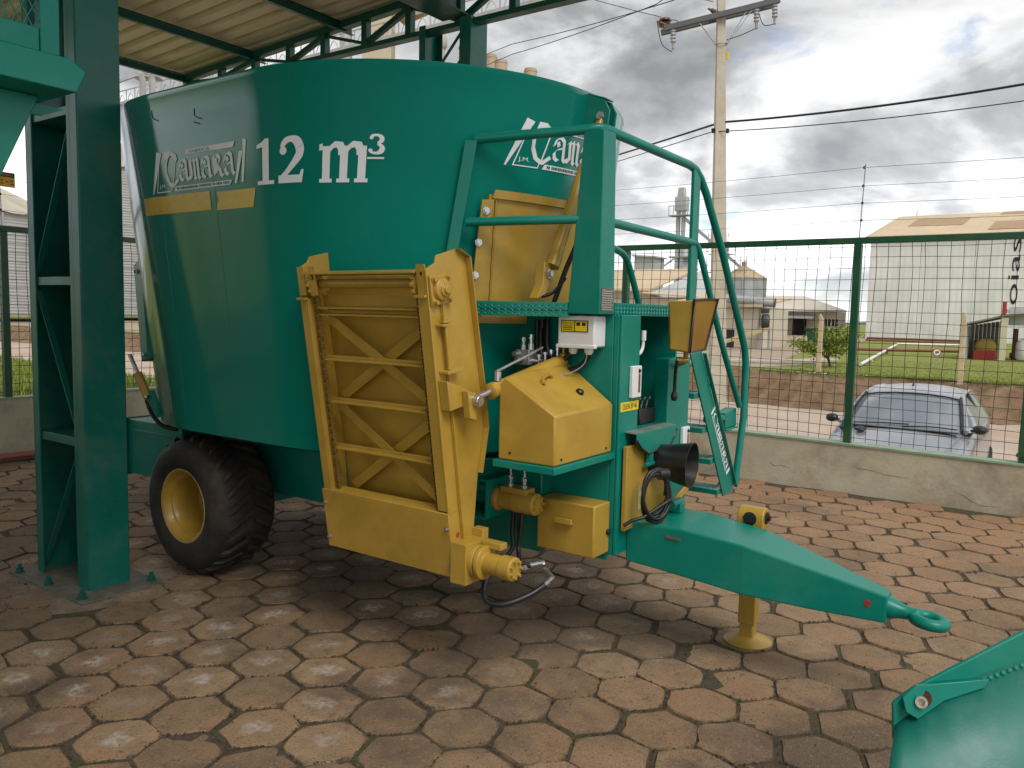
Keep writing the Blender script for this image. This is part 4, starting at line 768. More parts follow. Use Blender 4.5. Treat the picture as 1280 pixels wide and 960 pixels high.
for x_ in (1.60, 1.635):
    c = MB(); c.tube(smooth_path([(x_, -.60, .70), (x_, -.60, .655), (x_+.003, -.605, .60)], 4), .011, 8); c.build('hydraulic_hose', 'hose', wg, smooth=60)
# ---- valve block and pipes beside the tank
c = MB(); c.box((1.52, -.50, 1.40), (1.60, -.40, 1.475)); vb2 = c.build('valve_block', 'galv', wg, bevel=.004)
for p, ax, l_ in (((1.54, -.46, 1.475), (0, 0, 1), .06), ((1.58, -.45, 1.475), (0, 0, 1), .075), ((1.56, -.50, 1.43), (0, -1, 0), .05), ((1.60, -.46, 1.42), (1, 0, 0), .06), ((1.535, -.50, 1.455), (0, -1, 0), .035)):
    c = MB(); c.lathe(p, ax, [(.014, 0), (.014, l_*.4), (.009, l_*.4), (.009, l_*.7), (.013, l_*.7), (.013, l_)], 8); c.build('fitting', 'steel', vb2)
for k in range(4): c = MB(); c.lathe((1.635+k*.022, -.46+.02*k, 1.41+.012*k), (0, 0, 1), [(.008, 0), (.008, .03), (.012, .03), (.012, .045)], 8); c.build('fitting', 'steel', vb2)
c = MB(); c.lathe((1.735, -.40, 1.41), (0, 0, 1), [(.022, 0), (.022, .05), (.008, .055), (.008, .085), (.016, .09), (.016, .10)], 12); c.build('breather', 'gold', wg)
for k, pts in enumerate(([(1.60, -.40, 1.58), (1.63, -.43, 1.45), (1.70, -.42, 1.385), (1.83, -.41, 1.40), (1.90, -.40, 1.50)], [(1.64, -.40, 1.60), (1.66, -.42, 1.47), (1.73, -.42, 1.42), (1.80, -.41, 1.49)], [(1.57, -.39, 1.62), (1.585, -.40, 1.4), (1.59, -.38, 1.2), (1.60, -.37, 1.0)], [(1.60, -.39, 1.62), (1.615, -.40, 1.4), (1.62, -.38, 1.2)])):
    c = MB(); c.tube(smooth_path(pts, 7), .013, 8); c.build('cable', 'hose', wg, smooth=60)
c = MB(); c.tube(smooth_path([(1.88, -.42, 1.50), (1.87, -.43, 1.42), (1.82, -.48, 1.375), (1.78, -.52, 1.37)], 6), .003, 6); c.build('thin_wire', 'galv', wg, smooth=60)
# ---- electrical box
c = MB(); c.box((1.745, -.475, 1.500), (1.945, -.362, 1.648)); cb_ = c.build('control_box', 'white', wg, bevel=.008)
c = MB(); c.box((1.739, -.480, 1.494), (1.951, -.455, 1.5115)); c.build('box_rim', 'white', cb_, bevel=.003)
c = MB(); c.box((1.765, -.4775, 1.570), (1.912, -.4755, 1.625)); c.build('warning_label', 'ink', cb_)
for x0, x1, mm in ((1.770, 1.837, 'lime'), (1.843, 1.907, 'lime')): c = MB(); c.box((x0, -.4790, 1.574), (x1, -.4780, 1.621)); c.build('label_field', mm, cb_)
c = MB(); text_on(c, 'ATENCAO', (1.775, -.4795, 1.604), (1, 0, 0), (0, 0, 1), .057, .010); 
for z_ in (1.580, 1.588, 1.596): c.box((1.778, -.4797, z_), (1.829, -.4795, z_+.0035))
c.box((1.850, -.4797, 1.600), (1.870, -.4795, 1.616)); c.box((1.88, -.4797, 1.600), (1.90, -.4795, 1.616)); c.build('small_print', 'ink', cb_, smooth=None)
for x_ in (1.80, 1.885): c = MB(); c.lathe((x_, -.415, 1.494), (0, 0, -1), [(.022, 0), (.022, .022), (.016, .022), (.016, .03)], 12); c.build('cable_gland', 'white', cb_)
# ---- platform, posts, rails
M['tread'] = mat('sky_pale_tread', (.17, .38, .33), .42, .2, var=.2, nscale=20)  # pale mint of the reflected sky put into the tread colour
PLP = [(1.345, -.700), (1.815, -.505), (1.985, -.505), (1.985, .56), (1.55, .56), (1.62, 0), (1.55, -.35), (1.42, -.60)]
c = MB(); c.prism([(x, y, 1.666) for x, y in PLP], (0, 0, .006)); pf = c.build('platform', 'green', wg)
c = MB(); c.prism([(1.815, -.505, 1.640), (1.345, -.700, 1.640), (1.345, -.700, 1.708), (1.815, -.505, 1.708)], (.004, .009, 0)); c.box((1.981, -.36, 1.652), (1.989, .56, 1.712)); c.build('edge_plate', 'green', pf, bevel=.001)
lug = MB(); rl = random.Random(2)
def lugs(o, ex, ez, L_, H_, nrm):
    o, ex, ez, nrm = V(o), V(ex).normalized(), V(ez), V(nrm).normalized(); k = 0; x = .012
    while x < L_-.01:
        z = .010+(k % 2)*.009
        while z < H_-.006:
            sgn = 1 if k % 2 else -1; p = o+ex*x+ez*z; d_ = (ex*.72+ez*.70*sgn).normalized(); q = nrm.cross(d_); a, b = .0105, .0036
            lug.add([p-d_*a, p-q*b, p+d_*a, p+q*b, p-d_*a*.4+nrm*.003, p+d_*a*.4+nrm*.003], [(0, 1, 4), (1, 5, 4), (1, 2, 5), (2, 3, 5), (3, 4, 5), (3, 0, 4)]); z += .018
        x += .0165; k += 1
d_ = V((1.815-1.345, .195, 0)); lugs((1.345, -.7005, 1.640), d_, (0, 0, 1), d_.length, .068, (.383, -.924, 0)); lugs((1.9895, -.36, 1.652), (0, 1, 0), (0, 0, 1), .92, .06, (1, 0, 0))
lug.build('tread_pattern', 'green', pf, smooth=None, kind='stuff')
c = MB(); c.add([(1.815, -.508, 1.655), (1.984, -.508, 1.655), (1.984, -.360, 1.655), (1.815, -.36, 1.655), (1.878, -.508, 2.482), (1.984, -.508, 2.482), (1.984, -.395, 2.482), (1.878, -.395, 2.482)], [(0, 3, 2, 1), (4, 5, 6, 7), (0, 1, 5, 4), (1, 2, 6, 5), (2, 3, 7, 6), (3, 0, 4, 7)]); cp_ = c.build('corner_post', 'green', wg, bevel=.005)
c = MB(); c.box((1.9845, -.494, 1.668), (1.9865, -.380, 1.775)); tp = c.build('type_plate', mat('engraved_plate', (.16, .13, .11), .4, .5, var=.5, nscale=60), cp_)
c = MB(); rl = random.Random(8)
for k in range(9):
    y_ = -.488
    while y_ < -.39:
        w_ = rl.uniform(.006, .022); c.box((1.9870, y_, 1.676+k*.0105), (1.9874, min(y_+w_, -.384), 1.681+k*.0105)); y_ += w_+.004
text_on(c, 'CE', (1.9874, -.486, 1.762), (0, 1, 0), (0, 0, 1), .022, .010); c.build('plate_print', mat('plate_print', (.55, .52, .48), .4, .5), tp, smooth=None)
RT_ = V((1.935, -.470, 2.497))
def rail(pts, name='handrail', r=.021, n=12): c = MB(); c.tube(pts, r, n); return c.build(name, 'green', wg, smooth=60)
rail([(1.415, -.715, 2.458), RT_+V((-.06, -.018, -.003)), RT_, RT_+V((.015, .04, 0)), (1.955, .52, 2.492), (1.958, .60, 2.48), (1.962, .67, 2.44), (1.97, .75, 2.36), (1.985, 1.02, 2.03), (2.0, 1.36, 1.56), (2.0, 1.44, 1.46), (2.0, 1.475, 1.36), (2.0, 1.482, 1.00), (2.0, 1.375, .56)], r=.023)
rail([(1.385, -.735, 2.075), (1.875, -.480, 2.092)], 'middle_rail'); rail([(1.955, -.40, 2.085), (1.965, .60, 2.072)], 'middle_rail')
rail(smooth_path([(1.965, .61, 2.08), (1.975, .70, 1.99), (1.99, 1.02, 1.53), (2.0, 1.39, 1.08)], 4), 'lower_rail', .019)
rail(smooth_path([(1.66, .10, 2.03), (1.66, .25, 2.015), (1.655, .37, 1.985), (1.65, .46, 1.90), (1.645, .60, 1.70)], 4), 'far_rail', .019)
c = MB(); c.obox((1.385, -.755, 2.450), V((.050, .028, 0)), V((-.006, .010, 0)), V((-.118, -.035, -.72))); c.build('flat_post', 'green', wg, bevel=.003)
c = MB(); c.box((1.955, .555, 1.67), (1.975, .645, 2.475)); c.build('flat_post', 'green', wg, bevel=.003)
# ---- ladder on the far side
def stringer(x0, x1): c = MB(); c.prism([(x0, .555, 1.445), (x0, .72, 1.455), (x0, 1.365, .560), (x0, 1.325, .515), (x0, 1.185, .515)], (x1-x0, 0, 0)); return c
ld = stringer(1.985, 1.995).build('ladder', 'green', wg, bevel=.002); stringer(1.52, 1.53).build('stringer', 'green', ld, bevel=.002)
c = MB(); c.obox((1.996, .73, 1.44), V((.022, 0, 0)), V((0, .645, -.895)), V((0, .006, .006))); c.build('stringer_lip', 'green', ld)
for y_, z_ in ((.735, 1.215), (.885, .995), (1.035, .785), (1.175, .57)):
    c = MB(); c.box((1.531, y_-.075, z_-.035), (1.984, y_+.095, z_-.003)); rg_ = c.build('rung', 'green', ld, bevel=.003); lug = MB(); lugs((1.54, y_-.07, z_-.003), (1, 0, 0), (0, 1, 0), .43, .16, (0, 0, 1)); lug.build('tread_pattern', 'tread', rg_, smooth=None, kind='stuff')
c = MB(); d0, d1 = V((1.9965, .905, 1.075)), V((1.9965, 1.235, .610)); e_ = (d1-d0).normalized(); q_ = V((0, e_.z*-1, e_.y))
pol = MB()
def lmap(a, b): return d0+e_*(a*.545)+q_*(.085*b) if True else None
for poly in [[(0, .0), (.03, .0), (.03, 1), (0, 1)], [(.05, .02), (.9, .02), (.9, .10), (.05, .10)], [(.1, .90), (.95, .90), (.95, 1), (.1, 1)], [(.93, .1), (.97, .1), (.99, .9), (.95, .9)]]+[[(px, py) for px, py in p] for p in nibword('CAMARA', .06, .18, .62, [.15, .13, .15, .14, .14, .14], .016)]:
    pol.prism([lmap(a, b) for a, b in poly], (.0008, 0, 0))
pol.build('ladder_logo', 'decal', ld, smooth=None)
c = MB(); c.box((1.90, 1.22, .93), (1.985, 1.42, .944)); c.prism([(1.90, 1.22, 1.045), (1.90, 1.41, 1.065), (1.90, 1.43, .945), (1.90, 1.22, .945)], (.075, 0, 0)); c.box((1.90, 1.02, 1.0), (1.975, 1.219, 1.035)); c.build('hinge_box', 'green', ld, bevel=.006)
# ---- mirror
mc = V((2.155, .125, 1.60)); c = MB()
ml = [V((2.105, -0.008, 1.731)), V((2.237, -0.013, 1.735)), V((2.274, 0.198, 1.745)), V((2.238, 0.145, 1.490)), V((2.235, -0.042, 1.479)), V((2.122, -0.022, 1.489))]
bk = (FWD*.9+RGT*.05).normalized()*.05
c.prism([ml[0], ml[1], ml[4], ml[5]], bk); mir = c.build('mirror', 'gold', wg, bevel=.006)
c = MB(); c.prism([ml[1], ml[2], ml[3], ml[4]], bk*.4); c.build('mirror_glass', mat('mirror_reflection_tint', (.36, .19, .04), .12, .35, var=.1, nscale=3), mir, bevel=.003)  # brown-yellow reflection put into the colour of the mirror surface
c = MB(); lp2 = [ml[1].lerp(ml[2], 0), ml[2], ml[3], ml[4]]; c.tube([p-bk*.05 for p in lp2], .008, 8, closed=True); c.build('rubber_edge', 'black', mir, smooth=60)
c = MB(); c.tube(smooth_path([V((2.191, 0.025, 1.479)), V((2.160, 0.084, 1.427)), (2.06, .24, 1.40), (2.035, .28, 1.38)], 5), .012, 8); c.lathe(V((2.169, 0.030, 1.438)), RGT, [(.014, -.03), (.018, -.012), (.014, 0), (.018, .012), (.014, .03)], 10); c.build('mirror_arm', mat('brass', (.5, .36, .12), .35, .6), mir, smooth=50)
c = MB(); c.tube(smooth_path([V((2.155, -0.005, 1.430)), V((2.125, 0.051, 1.353)), V((2.116, 0.071, 1.250))], 5), .009, 8); c.lathe(V((2.115, 0.072, 1.270)), (0, 0, -1), [(.013, 0), (.018, .02), (.018, .03), (.012, .045)], 10); c.build('dangling_plug', 'black', wg, smooth=50)
c = MB(); c.tube(smooth_path([(2.0, -.14, 1.46), (2.0, -.10, 1.47), (2.0, -.075, 1.50), (2.0, -.07, 1.56)], 5), .009, 8); c.cyl((2.0, -.07, 1.53), (2.0, -.07, 1.58), .014, n=10); c.build('conduit', 'white', wg, smooth=50)
# ---- drive shaft guard, cable coil
c = MB(); c.lathe((2.035, -.02, .925), (1, .10, -.03), [(.075, 0), (.085, .02), (.088, .10), (.098, .14), (.112, .21), (.116, .222), (.110, .222), (.094, .15), (.080, .09), (.075, .03), (.0, .03)], 32, True, False); c.build('shaft_guard', 'black', wg, smooth=30)
c = MB(); ctr = V((2.17, -.225, .795)); cu_ = V((.35, .93, 0)).normalized(); pts = []
for k in range(5*22):
    a = 2*math.pi*k/22; rr = 1+.10*math.sin(k*.13)+.05*math.sin(k*.41); pts.append(ctr+cu_*(.072*rr*math.cos(a)+.006*math.sin(k*.05))+V((.012*math.sin(k*.31)+.0035*(k/22-2.5), -.006*math.sin(k*.2), .118*rr*math.sin(a)-.01*math.cos(k*.09))))
pts += [ctr+cu_*-.08+V((0, 0, -.10)), V((2.10, -.335, .68)), V((2.07, -.36, .655))]
c.tube(pts, .0085, 7); co = c.build('cable_coil', 'hose', wg, smooth=60)
c = MB(); c.cyl(ctr+V((0, .02, .10)), ctr+V((.03, .06, .10)), .028, n=12); c.build('cable_tie', 'black', co)
c = MB(); c.box((2.063, -.20, .70), (2.0645, -.115, .82)); c.build('paper_label', mat('faded_label', (.42, .36, .16), .6, var=.3, nscale=30), wg)
# ---- drawbar, towing eye, parking jack
st_ = [(2.03, -.248, .19, .452, .650), (2.30, -.232, .175, .428, .652), (2.60, -.205, .145, .392, .622), (2.90, -.150, .075, .376, .555), (3.19, -.090, .010, .366, .486)]
c = MB(); rows = [[V((x, y0, z0)), V((x, y0, z1)), V((x, y1, z1)), V((x, y1, z0)), V((x, y0, z0))] for x, y0, y1, z0, z1 in st_]; c.grid(rows); c.add(rows[0][:4], [(0, 1, 2, 3)]); c.add(rows[-1][:4], [(3, 2, 1, 0)])
dbm = c.mesh('drawbar', None); bm = bmesh.new(); bm.from_mesh(dbm); bmesh.ops.remove_doubles(bm, verts=bm.verts, dist=1e-4); bmesh.ops.recalc_face_normals(bm, faces=bm.faces); bm.to_mesh(dbm); bm.free(); dbm.materials.append(M['green'])
DB = bpy.data.objects.new('drawbar', dbm); COL.objects.link(DB); DB.parent = wg; md = DB.modifiers.new('edges', 'BEVEL'); md.width = .008; md.segments = 2
c = MB(); c.box((2.235, -.2415, .600), (2.31, -.2385, .612)); c.build('weld_patch', mat('raw_weld', (.16, .10, .06), .7, var=.4, nscale=60), DB)
c = MB(); c.lathe((3.115, -.107, .445), (-.0, -1, 0), [(.014, 0), (.014, .003)], 16); c.build('red_reflector', 'red', DB)
c = MB(); c.lathe((3.185, -.04, .425), (1, .02, -.10), [(.050, 0), (.046, .02), (.040, .035), (.034, .05), (.028, .085), (.030, .11)], 20); ey = V((3.345, -.037, .402)); c.tube([ey+V((.058*math.cos(a), .052*math.sin(a), -.006*math.cos(a))) for a in [2*math.pi*i/28 for i in range(28)]], .026, 12, closed=True); c.build('towing_eye', 'green', DB, smooth=60)
jx, jy = 2.495, .245
c = MB(); c.box((jx-.042, jy-.042, .10), (jx+.042, jy+.042, .60)); c.box((jx-.034, jy-.034, .012), (jx+.034, jy+.034, .0995)); jk = c.build('parking_jack', 'gold', wg, bevel=.005)
c = MB(); c.lathe((jx, jy, .0), (0, 0, 1), [(.118, .001), (.120, .006), (.112, .012), (.05, .030), (.045, .034)], 36); c.build('foot', 'gold', jk, smooth=40)
c = MB(); hd = [(jy+.055*math.cos(R_(a)), .655+.05*math.sin(R_(a))) for a in range(0, 181, 20)]; c.prism([(jx-.065, y_, z_) for y_, z_ in [(jy-.055, .602)]+hd[::-1]+[(jy+.055, .602)]], (.13, 0, 0)); jh = c.build('gear_head', 'gold', jk, bevel=.005)
c = MB(); c.lathe((jx+.066, jy, .655), (1, 0, 0), [(.03, 0), (.03, .008), (.014, .008), (.014, .02)], 14); c.build('crank_boss', 'black', jh); c = MB(); c.lathe((jx, jy-.056, .652), (0, -1, 0), [(.034, 0), (.034, .004)], 16); c.build('gear_cap', 'ink', jh)
c = MB(); c.box((jx-.06, .165, .50), (jx+.06, .20, .60)); c.build('jack_bracket', 'green', DB)
c = MB(); c.beam((2.12, .10, .69), (2.04, .62, .745), .012, .035); c.build('stay_bar', 'gold', wg, bevel=.002)
c = MB(); c.box((2.10, .055, .652), (2.18, .115, .70)); c.cyl((2.14, .03, .69), (2.14, .15, .69), .026, n=14); c.build('shaft_support', 'green', wg, bevel=.003)
# ---- discharge door on the tub front with its ram
def dpl(poly, off0, off1):
    mb = MB(); ns = 12; nzz = 8; rows0 = []; rows1 = []
    (s0, z0), (s1, z1), (s2, z2), (s3, z3) = poly        # bl, br, tr, tl
    for j in range(nzz+1):
        f = j/nzz; ra = []; rb_ = []
        for i in range(ns+1):
            g_ = i/ns; s_ = (s0+(s1-s0)*g_)*(1-f)+(s3+(s2-s3)*g_)*f; z_ = (z0+(z1-z0)*g_)*(1-f)+(z3+(z2-z3)*g_)*f; ra.append(tub(s_, z_, off0)); rb_.append(tub(s_, z_, off1))
        rows0.append(ra); rows1.append(rb_)
    mb.grid(rows1); o_ = len(mb.v)
    per0 = rows0[0]+[r[-1] for r in rows0[1:]]+rows0[-1][-2::-1]+[r[0] for r in rows0[-2:0:-1]]; per1 = rows1[0]+[r[-1] for r in rows1[1:]]+rows1[-1][-2::-1]+[r[0] for r in rows1[-2:0:-1]]
    mb.grid([per0+[per0[0]], per1+[per1[0]]]); return mb
dd = dpl([(1.56, 1.60), (2.36, 1.60), (2.40, 2.20), (1.615, 2.215)], .0, .030).build('discharge_door', 'gold', wg, smooth=40)
dpl([(1.625, 2.195), (2.39, 2.18), (2.39, 2.218), (1.635, 2.235)], .031, .048).build('stiffener', 'gold', dd, smooth=40)
dpl([(1.535, 1.60), (1.60, 1.60), (1.635, 2.19), (1.575, 2.185)], .031, .044).build('door_guide', 'gold', dd, smooth=40)
c = MB(); c.tube([tub(1.648+.002*math.sin(k*3), 2.19-.04*k, .034) for k in range(14)], .006, 6); c.build('weld_bead', 'gold', dd, smooth=60)
for s_, z_ in ((1.597, 2.135), (1.568, 1.985), (1.56, 1.83)):
    c = MB(); p = tub(s_, z_, .044); c.bolt(p, (p-V((.405, 0, z_))).normalized(), .013, .016); c.build('bolt', 'steel', dd)
pa, pb = V((1.672, -.445, 1.845)), V((1.722, -.070, 2.655)); dr = (pb-pa).normalized()
c = MB(); c.cyl(pa+dr*.05, pa+dr*.60, .032, n=20); c.cyl(pa+dr*.04, pa+dr*.10, .036, n=20); c.cyl(pa+dr*.60, pb, .020, n=14); rmm = c.build('door_ram', 'gold', wg)
c = MB(); c.prism([pa+V((.0, -.055, -.05)), pa+V((.0, -.045, .055)), pa+V((.0, .01, .05)), pa+V((0, .035, .0)), pa+V((0, -.03, -.10)), pa+V((0, -.10, -.12))], (-.05, 0, 0)); lgm = c.build('ram_lug', 'gold', dd, bevel=.003)
c = MB(); c.bolt(pa+V((.001, -.012, 0)), (1, 0, 0), .016, .022); c.build('pin', 'steel', lgm)
c = MB(); c.tube(smooth_path([(1.80, -.25, 2.32), (1.78, -.28, 2.18), (1.74, -.31, 2.0), (1.70, -.335, 1.88), (1.66, -.36, 1.74), (1.62, -.37, 1.62), (1.60, -.38, 1.5)], 6), .013, 8); c.build('ram_hose', 'hose', wg, smooth=60)
c = MB(); c.tube(smooth_path([(1.70, -.34, 1.83), (1.66, -.385, 1.76), (1.62, -.43, 1.735)], 5), .008, 8); c.build('ram_hose', 'hose', wg, smooth=60)
for q in ((1.715, -.305, 1.935), (1.725, -.29, 1.98)): c = MB(); c.cyl(q, V(q)+V((.03, .02, .01)), .014, n=8); c.build('hose_fitting', 'steel', rmm)
c = MB()
for y_ in (-.085, -.012):
    c.prism([(1.62, y_, 2.60), (1.70, y_, 2.58), (1.765, y_, 2.60), (1.775, y_, 2.68), (1.745, y_, 2.735), (1.65, y_, 2.775), (1.635, y_, 2.775)], (0, .012, 0))
c.prism([(1.64, -.085, 2.775), (1.75, -.085, 2.737), (1.75, 0, 2.737), (1.64, 0, 2.775)], (0.002, 0, .008)); tbk = c.build('ram_hanger', 'green', wg, bevel=.003)
c = MB(); c.bolt((1.725, -.086, 2.655), (0, -1, 0), .017, .02); c.build('pin', 'steel', tbk)
# ------------------------------------------------------------------ parked hatchback behind the fence
car = thing('parked_car', 'silver blue hatchback parked nose to the fence, dark mirrors', 'car', (2.10, 7.9, -.61))
M['carpaint'] = mat('car_silver_blue', (.33, .345, .375), .28, .45, var=.06, nscale=3, coat=.5, dust=(.30, .22, .15), dustamt=.25, dscale=2.5)
M['glass'] = mat('car_glass', (.15, .17, .19), .06, 0, var=.1, nscale=2, spec=1.0, coat=1.0)  # base colour lightened to stand for sky mirrored in the glass
M['sideglass'] = mat('tinted_glass', (.03, .034, .036), .08, 0, var=.1, nscale=2, spec=.6, coat=.5)
M['carblack'] = mat('car_trim', (.013, .013, .014), .4, var=.15)
M['lamp'] = mat('lamp_glass', (.62, .66, .70), .12, .3, var=.2, nscale=14, coat=1)
CX, CY, CZ = 2.10, 5.95, -.61
def K(x, y, z): return V((CX+x, CY+y, CZ+z))
sec = [(0.0, .52, .22, .44, .56), (.10, .66, .20, .50, .655), (.28, .755, .18, .56, .74), (.55, .80, .17, .62, .825), (.85, .815, .17, .68, .915), (1.12, .82, .17, .72, .985), (1.5, .825, .17, .74, .99), (2.2, .83, .17, .75, .99), (2.9, .825, .18, .76, 1.0), (3.4, .79, .2, .78, 1.02), (3.68, .72, .26, .76, 1.0), (3.80, .60, .34, .70, .92)]
rows = []
for y, hw, zb, zm, zt in sec:
    half = [(hw*.86, zb), (hw*.985, zb+.10), (hw, zm-.12), (hw*.995, zm), (hw*.955, zt-.055), (hw*.86, zt-.012), (hw*.55, zt+.012), (hw*.25, zt+.022), (0, zt+.026)]
    rows.append([K(x, y, z) for x, z in half]+[K(-x, y, z) for x, z in half[-2::-1]])
c = MB(); c.grid(rows); c.add(rows[0], [tuple(range(len(rows[0])))]); c.add(rows[-1], [tuple(range(len(rows[0])))[::-1]])
body = c.build('body', 'carpaint', car, smooth=55)
bm = bmesh.new(); bm.from_mesh(body.data); bmesh.ops.remove_doubles(bm, verts=bm.verts, dist=1e-4); bm.to_mesh(body.data); bm.free()
md = body.modifiers.new('round', 'SUBSURF'); md.levels = 2; md.render_levels = 2
gl = [(1.02, .675, .985), (1.25, .655, 1.10), (1.50, .615, 1.24), (1.72, .575, 1.345), (1.90, .555, 1.395), (2.3, .555, 1.425), (2.8, .545, 1.415), (3.15, .525, 1.375), (3.35, .53, 1.27), (3.55, .56, 1.10), (3.66, .58, 1.02)]
def cabrow(y, hw, zt, sh=0.): return [K(hw*f, y, zt-.055*abs(f)**2.4-sh) for f in (-1, -.8, -.5, -.2, 0, .2, .5, .8, 1)]
c = MB(); c.grid([cabrow(*g_) for g_ in gl[3:8]]); roof = c.build('roof', 'carpaint', car, smooth=60, solid=.02); md = roof.modifiers.new('round', 'SUBSURF'); md.levels = 2; md.render_levels = 2
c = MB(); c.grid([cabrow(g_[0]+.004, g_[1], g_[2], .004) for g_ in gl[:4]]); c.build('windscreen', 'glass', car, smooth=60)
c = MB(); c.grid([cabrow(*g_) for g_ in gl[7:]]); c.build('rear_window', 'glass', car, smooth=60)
for s in (-1, 1):
    gs = [(1.22, .652, 1.075), (1.5, .602, 1.20), (1.72, .562, 1.30), (1.9, .545, 1.345), (2.3, .545, 1.372), (2.8, .535, 1.362), (3.1, .52, 1.325), (3.34, .55, 1.19)]
    top = [K(s*hw, y, zt-.01) for y, hw, zt in gs]; bot = [K(s*.79, y, .99) for y, hw, zt in gs]
    c = MB(); c.grid([top, [q0.lerp(q1, .5)+V((s*.012, 0, 0)) for q0, q1 in zip(top, bot)], bot]); c.build('side_glass', 'sideglass', car, smooth=60)
    c = MB(); c.grid([[K(s*.70, 1.0, .985), K(s*.652, 1.22, 1.07)], [K(s*.79, 1.02, .985), K(s*.79, 1.22, .99)]]); c.grid([[K(s*.55, 3.34, 1.18), K(s*.60, 3.62, 1.03)], [K(s*.79, 3.34, .99), K(s*.70, 3.66, .99)]]); c.build('quarter_panel', 'carpaint', car, smooth=60)
    c = MB(); c.tube([K(s*.70, 1.0, .985), K(s*.665, 1.25, 1.075), K(s*.618, 1.50, 1.20), K(s*.575, 1.72, 1.295), K(s*.552, 1.9, 1.335), K(s*.548, 2.3, 1.36), K(s*.54, 2.8, 1.35), K(s*.52, 3.15, 1.31), K(s*.56, 3.4, 1.18), K(s*.62, 3.6, 1.03)], [.028, .028, .028, .028, .026, .026, .026, .028, .04, .05], 8); c.build('pillar', 'carpaint', car, smooth=60)
    c = MB(); c.tube([K(s*.555, 2.28, 1.355), K(s*.765, 2.34, .985)], .022, 8); c.build('door_pillar', 'carblack', car, smooth=60)
    c = MB(); c.tube([K(s*.667, 1.03, .992), K(s*.632, 1.25, 1.085), K(s*.592, 1.50, 1.225), K(s*.553, 1.72, 1.325)], .019, 6); c.build('screen_seal', 'carblack', car, smooth=60)
    c = MB(); c.lathe(K(s*.755, 1.12, 1.015), (s, -.10, .0), [(.0, .0), (.045, .01), (.060, .04), (.064, .08), (.056, .12), (.030, .145), (0, .15)], 18, False, False); c.v = [(q[0], q[1], CZ+1.02+(q[2]-CZ-1.02)*.85) for q in c.v]
    mo = c.build('door_mirror', 'carblack', car, smooth=60)
    c = MB(); c.tube([K(s*.74, 1.14, .985), K(s*.80, 1.12, 1.0)], .025, 8); c.build('mirror_stalk', 'carblack', mo, smooth=60)
    pts = [K(s*.42, .045, .60), K(s*.56, .11, .675), K(s*.70, .30, .765), K(s*.765, .44, .775), K(s*.775, .36, .66), K(s*.70, .13, .58), K(s*.55, .03, .545)]
    ctr = sum(pts, V())/7; outv = V((s*.35, -.75, .55)).normalized()
    c = MB(); c.add([p+outv*.012 for p in pts]+[ctr+outv*.05], [(i, (i+1) % 7, 7) for i in range(7)]); hl = c.build('headlight', 'lamp', car, smooth=80)
    c = MB(); c.lathe(K(s*.64, .17, .655), outv, [(.075, 0), (.070, .035), (.03, .02), (0, .015)], 18, False, False); c.build('reflector', 'steel', hl)
    for y in (.68, 3.12):
        w_ = bpy.data.objects.new('wheel', None); COL.objects.link(w_); w_.parent = car; w_.matrix_parent_inverse = ginv(car)
        c = MB(); c.lathe(K(s*.66, y, .29), (s, 0, 0), [(.17, 0), (.27, .0), (.29, .03), (.29, .14), (.27, .17), (.19, .172)], 32, True, False); c.build('tyre', 'rubber', w_, smooth=40)
        c = MB(); c.lathe(K(s*.66, y, .29), (s, 0, 0), [(.19, .165), (.18, .15), (.05, .168), (.0, .17)], 24, False, False); c.build('rim', 'galv', w_, smooth=40)
    c = MB(); c.box(K(s*.825-.01, 1.95, .90), K(s*.825+.02*s+.01, 2.10, .925)); c.build('door_handle', 'carblack', car, bevel=.006)
c = MB()
for xa, xb in ((-.55, .08), (.02, .60)):
    c.tube(smooth_path([K(xa, 1.02, .992), K((xa+xb)/2, 1.045, 1.012), K(xb, 1.06, 1.0 if xb > .3 else 1.02)], 5), .008, 6)
c.build('wiper', 'carblack', car, smooth=60)
c = MB(); c.box(K(-.62, .93, .965), K(.62, 1.01, .975)); c.build('scuttle', 'carblack', car)
c = MB(); c.tube([K(x_, 1.715, 1.352-.055*abs(x_/.575)**2.4) for x_ in (-.55, -.4, -.2, 0, .2, .4, .55)], .010, 6); c.build('screen_seal', 'carblack', car, smooth=60)
for x in (-.60, -.42):
    c = MB(); c.lathe(K(x, .80, .935), (0, -.25, 1), [(.0, .03), (.055, .026), (.065, .016), (.065, .0)], 14, False, False); ob = c.build('air_intake', 'carblack', car, smooth=40)
c = MB(); c.cyl(K(-.04, 2.0, 1.44), K(-.04, 2.22, 1.56), .006, n=6); c.prism([K(-.05, 1.96, 1.42), K(-.05, 2.05, 1.42), K(-.05, 2.03, 1.455)], (.02, 0, 0)); c.build('aerial', 'carblack', car)
c = MB(); c.box(K(-.60, -.03, .24), K(.60, .06, .42)); c.build('bumper', 'carpaint', car, bevel=.03); c = MB(); c.box(K(-.34, -.035, .46), K(.34, .03, .53)); c.build('grille', 'carblack', car, bevel=.01)
for xa, ya, xb, yb in ((-.50, .20, -.66, .95), (.50, .20, .66, .95)):
    c = MB(); c.tube([K(xa, ya+.02, .755), K((xa*.6+xb*.4), .50, .832), K(xb, yb, .952)], .006, 6); c.build('bonnet_crease', 'carpaint', car, smooth=60)
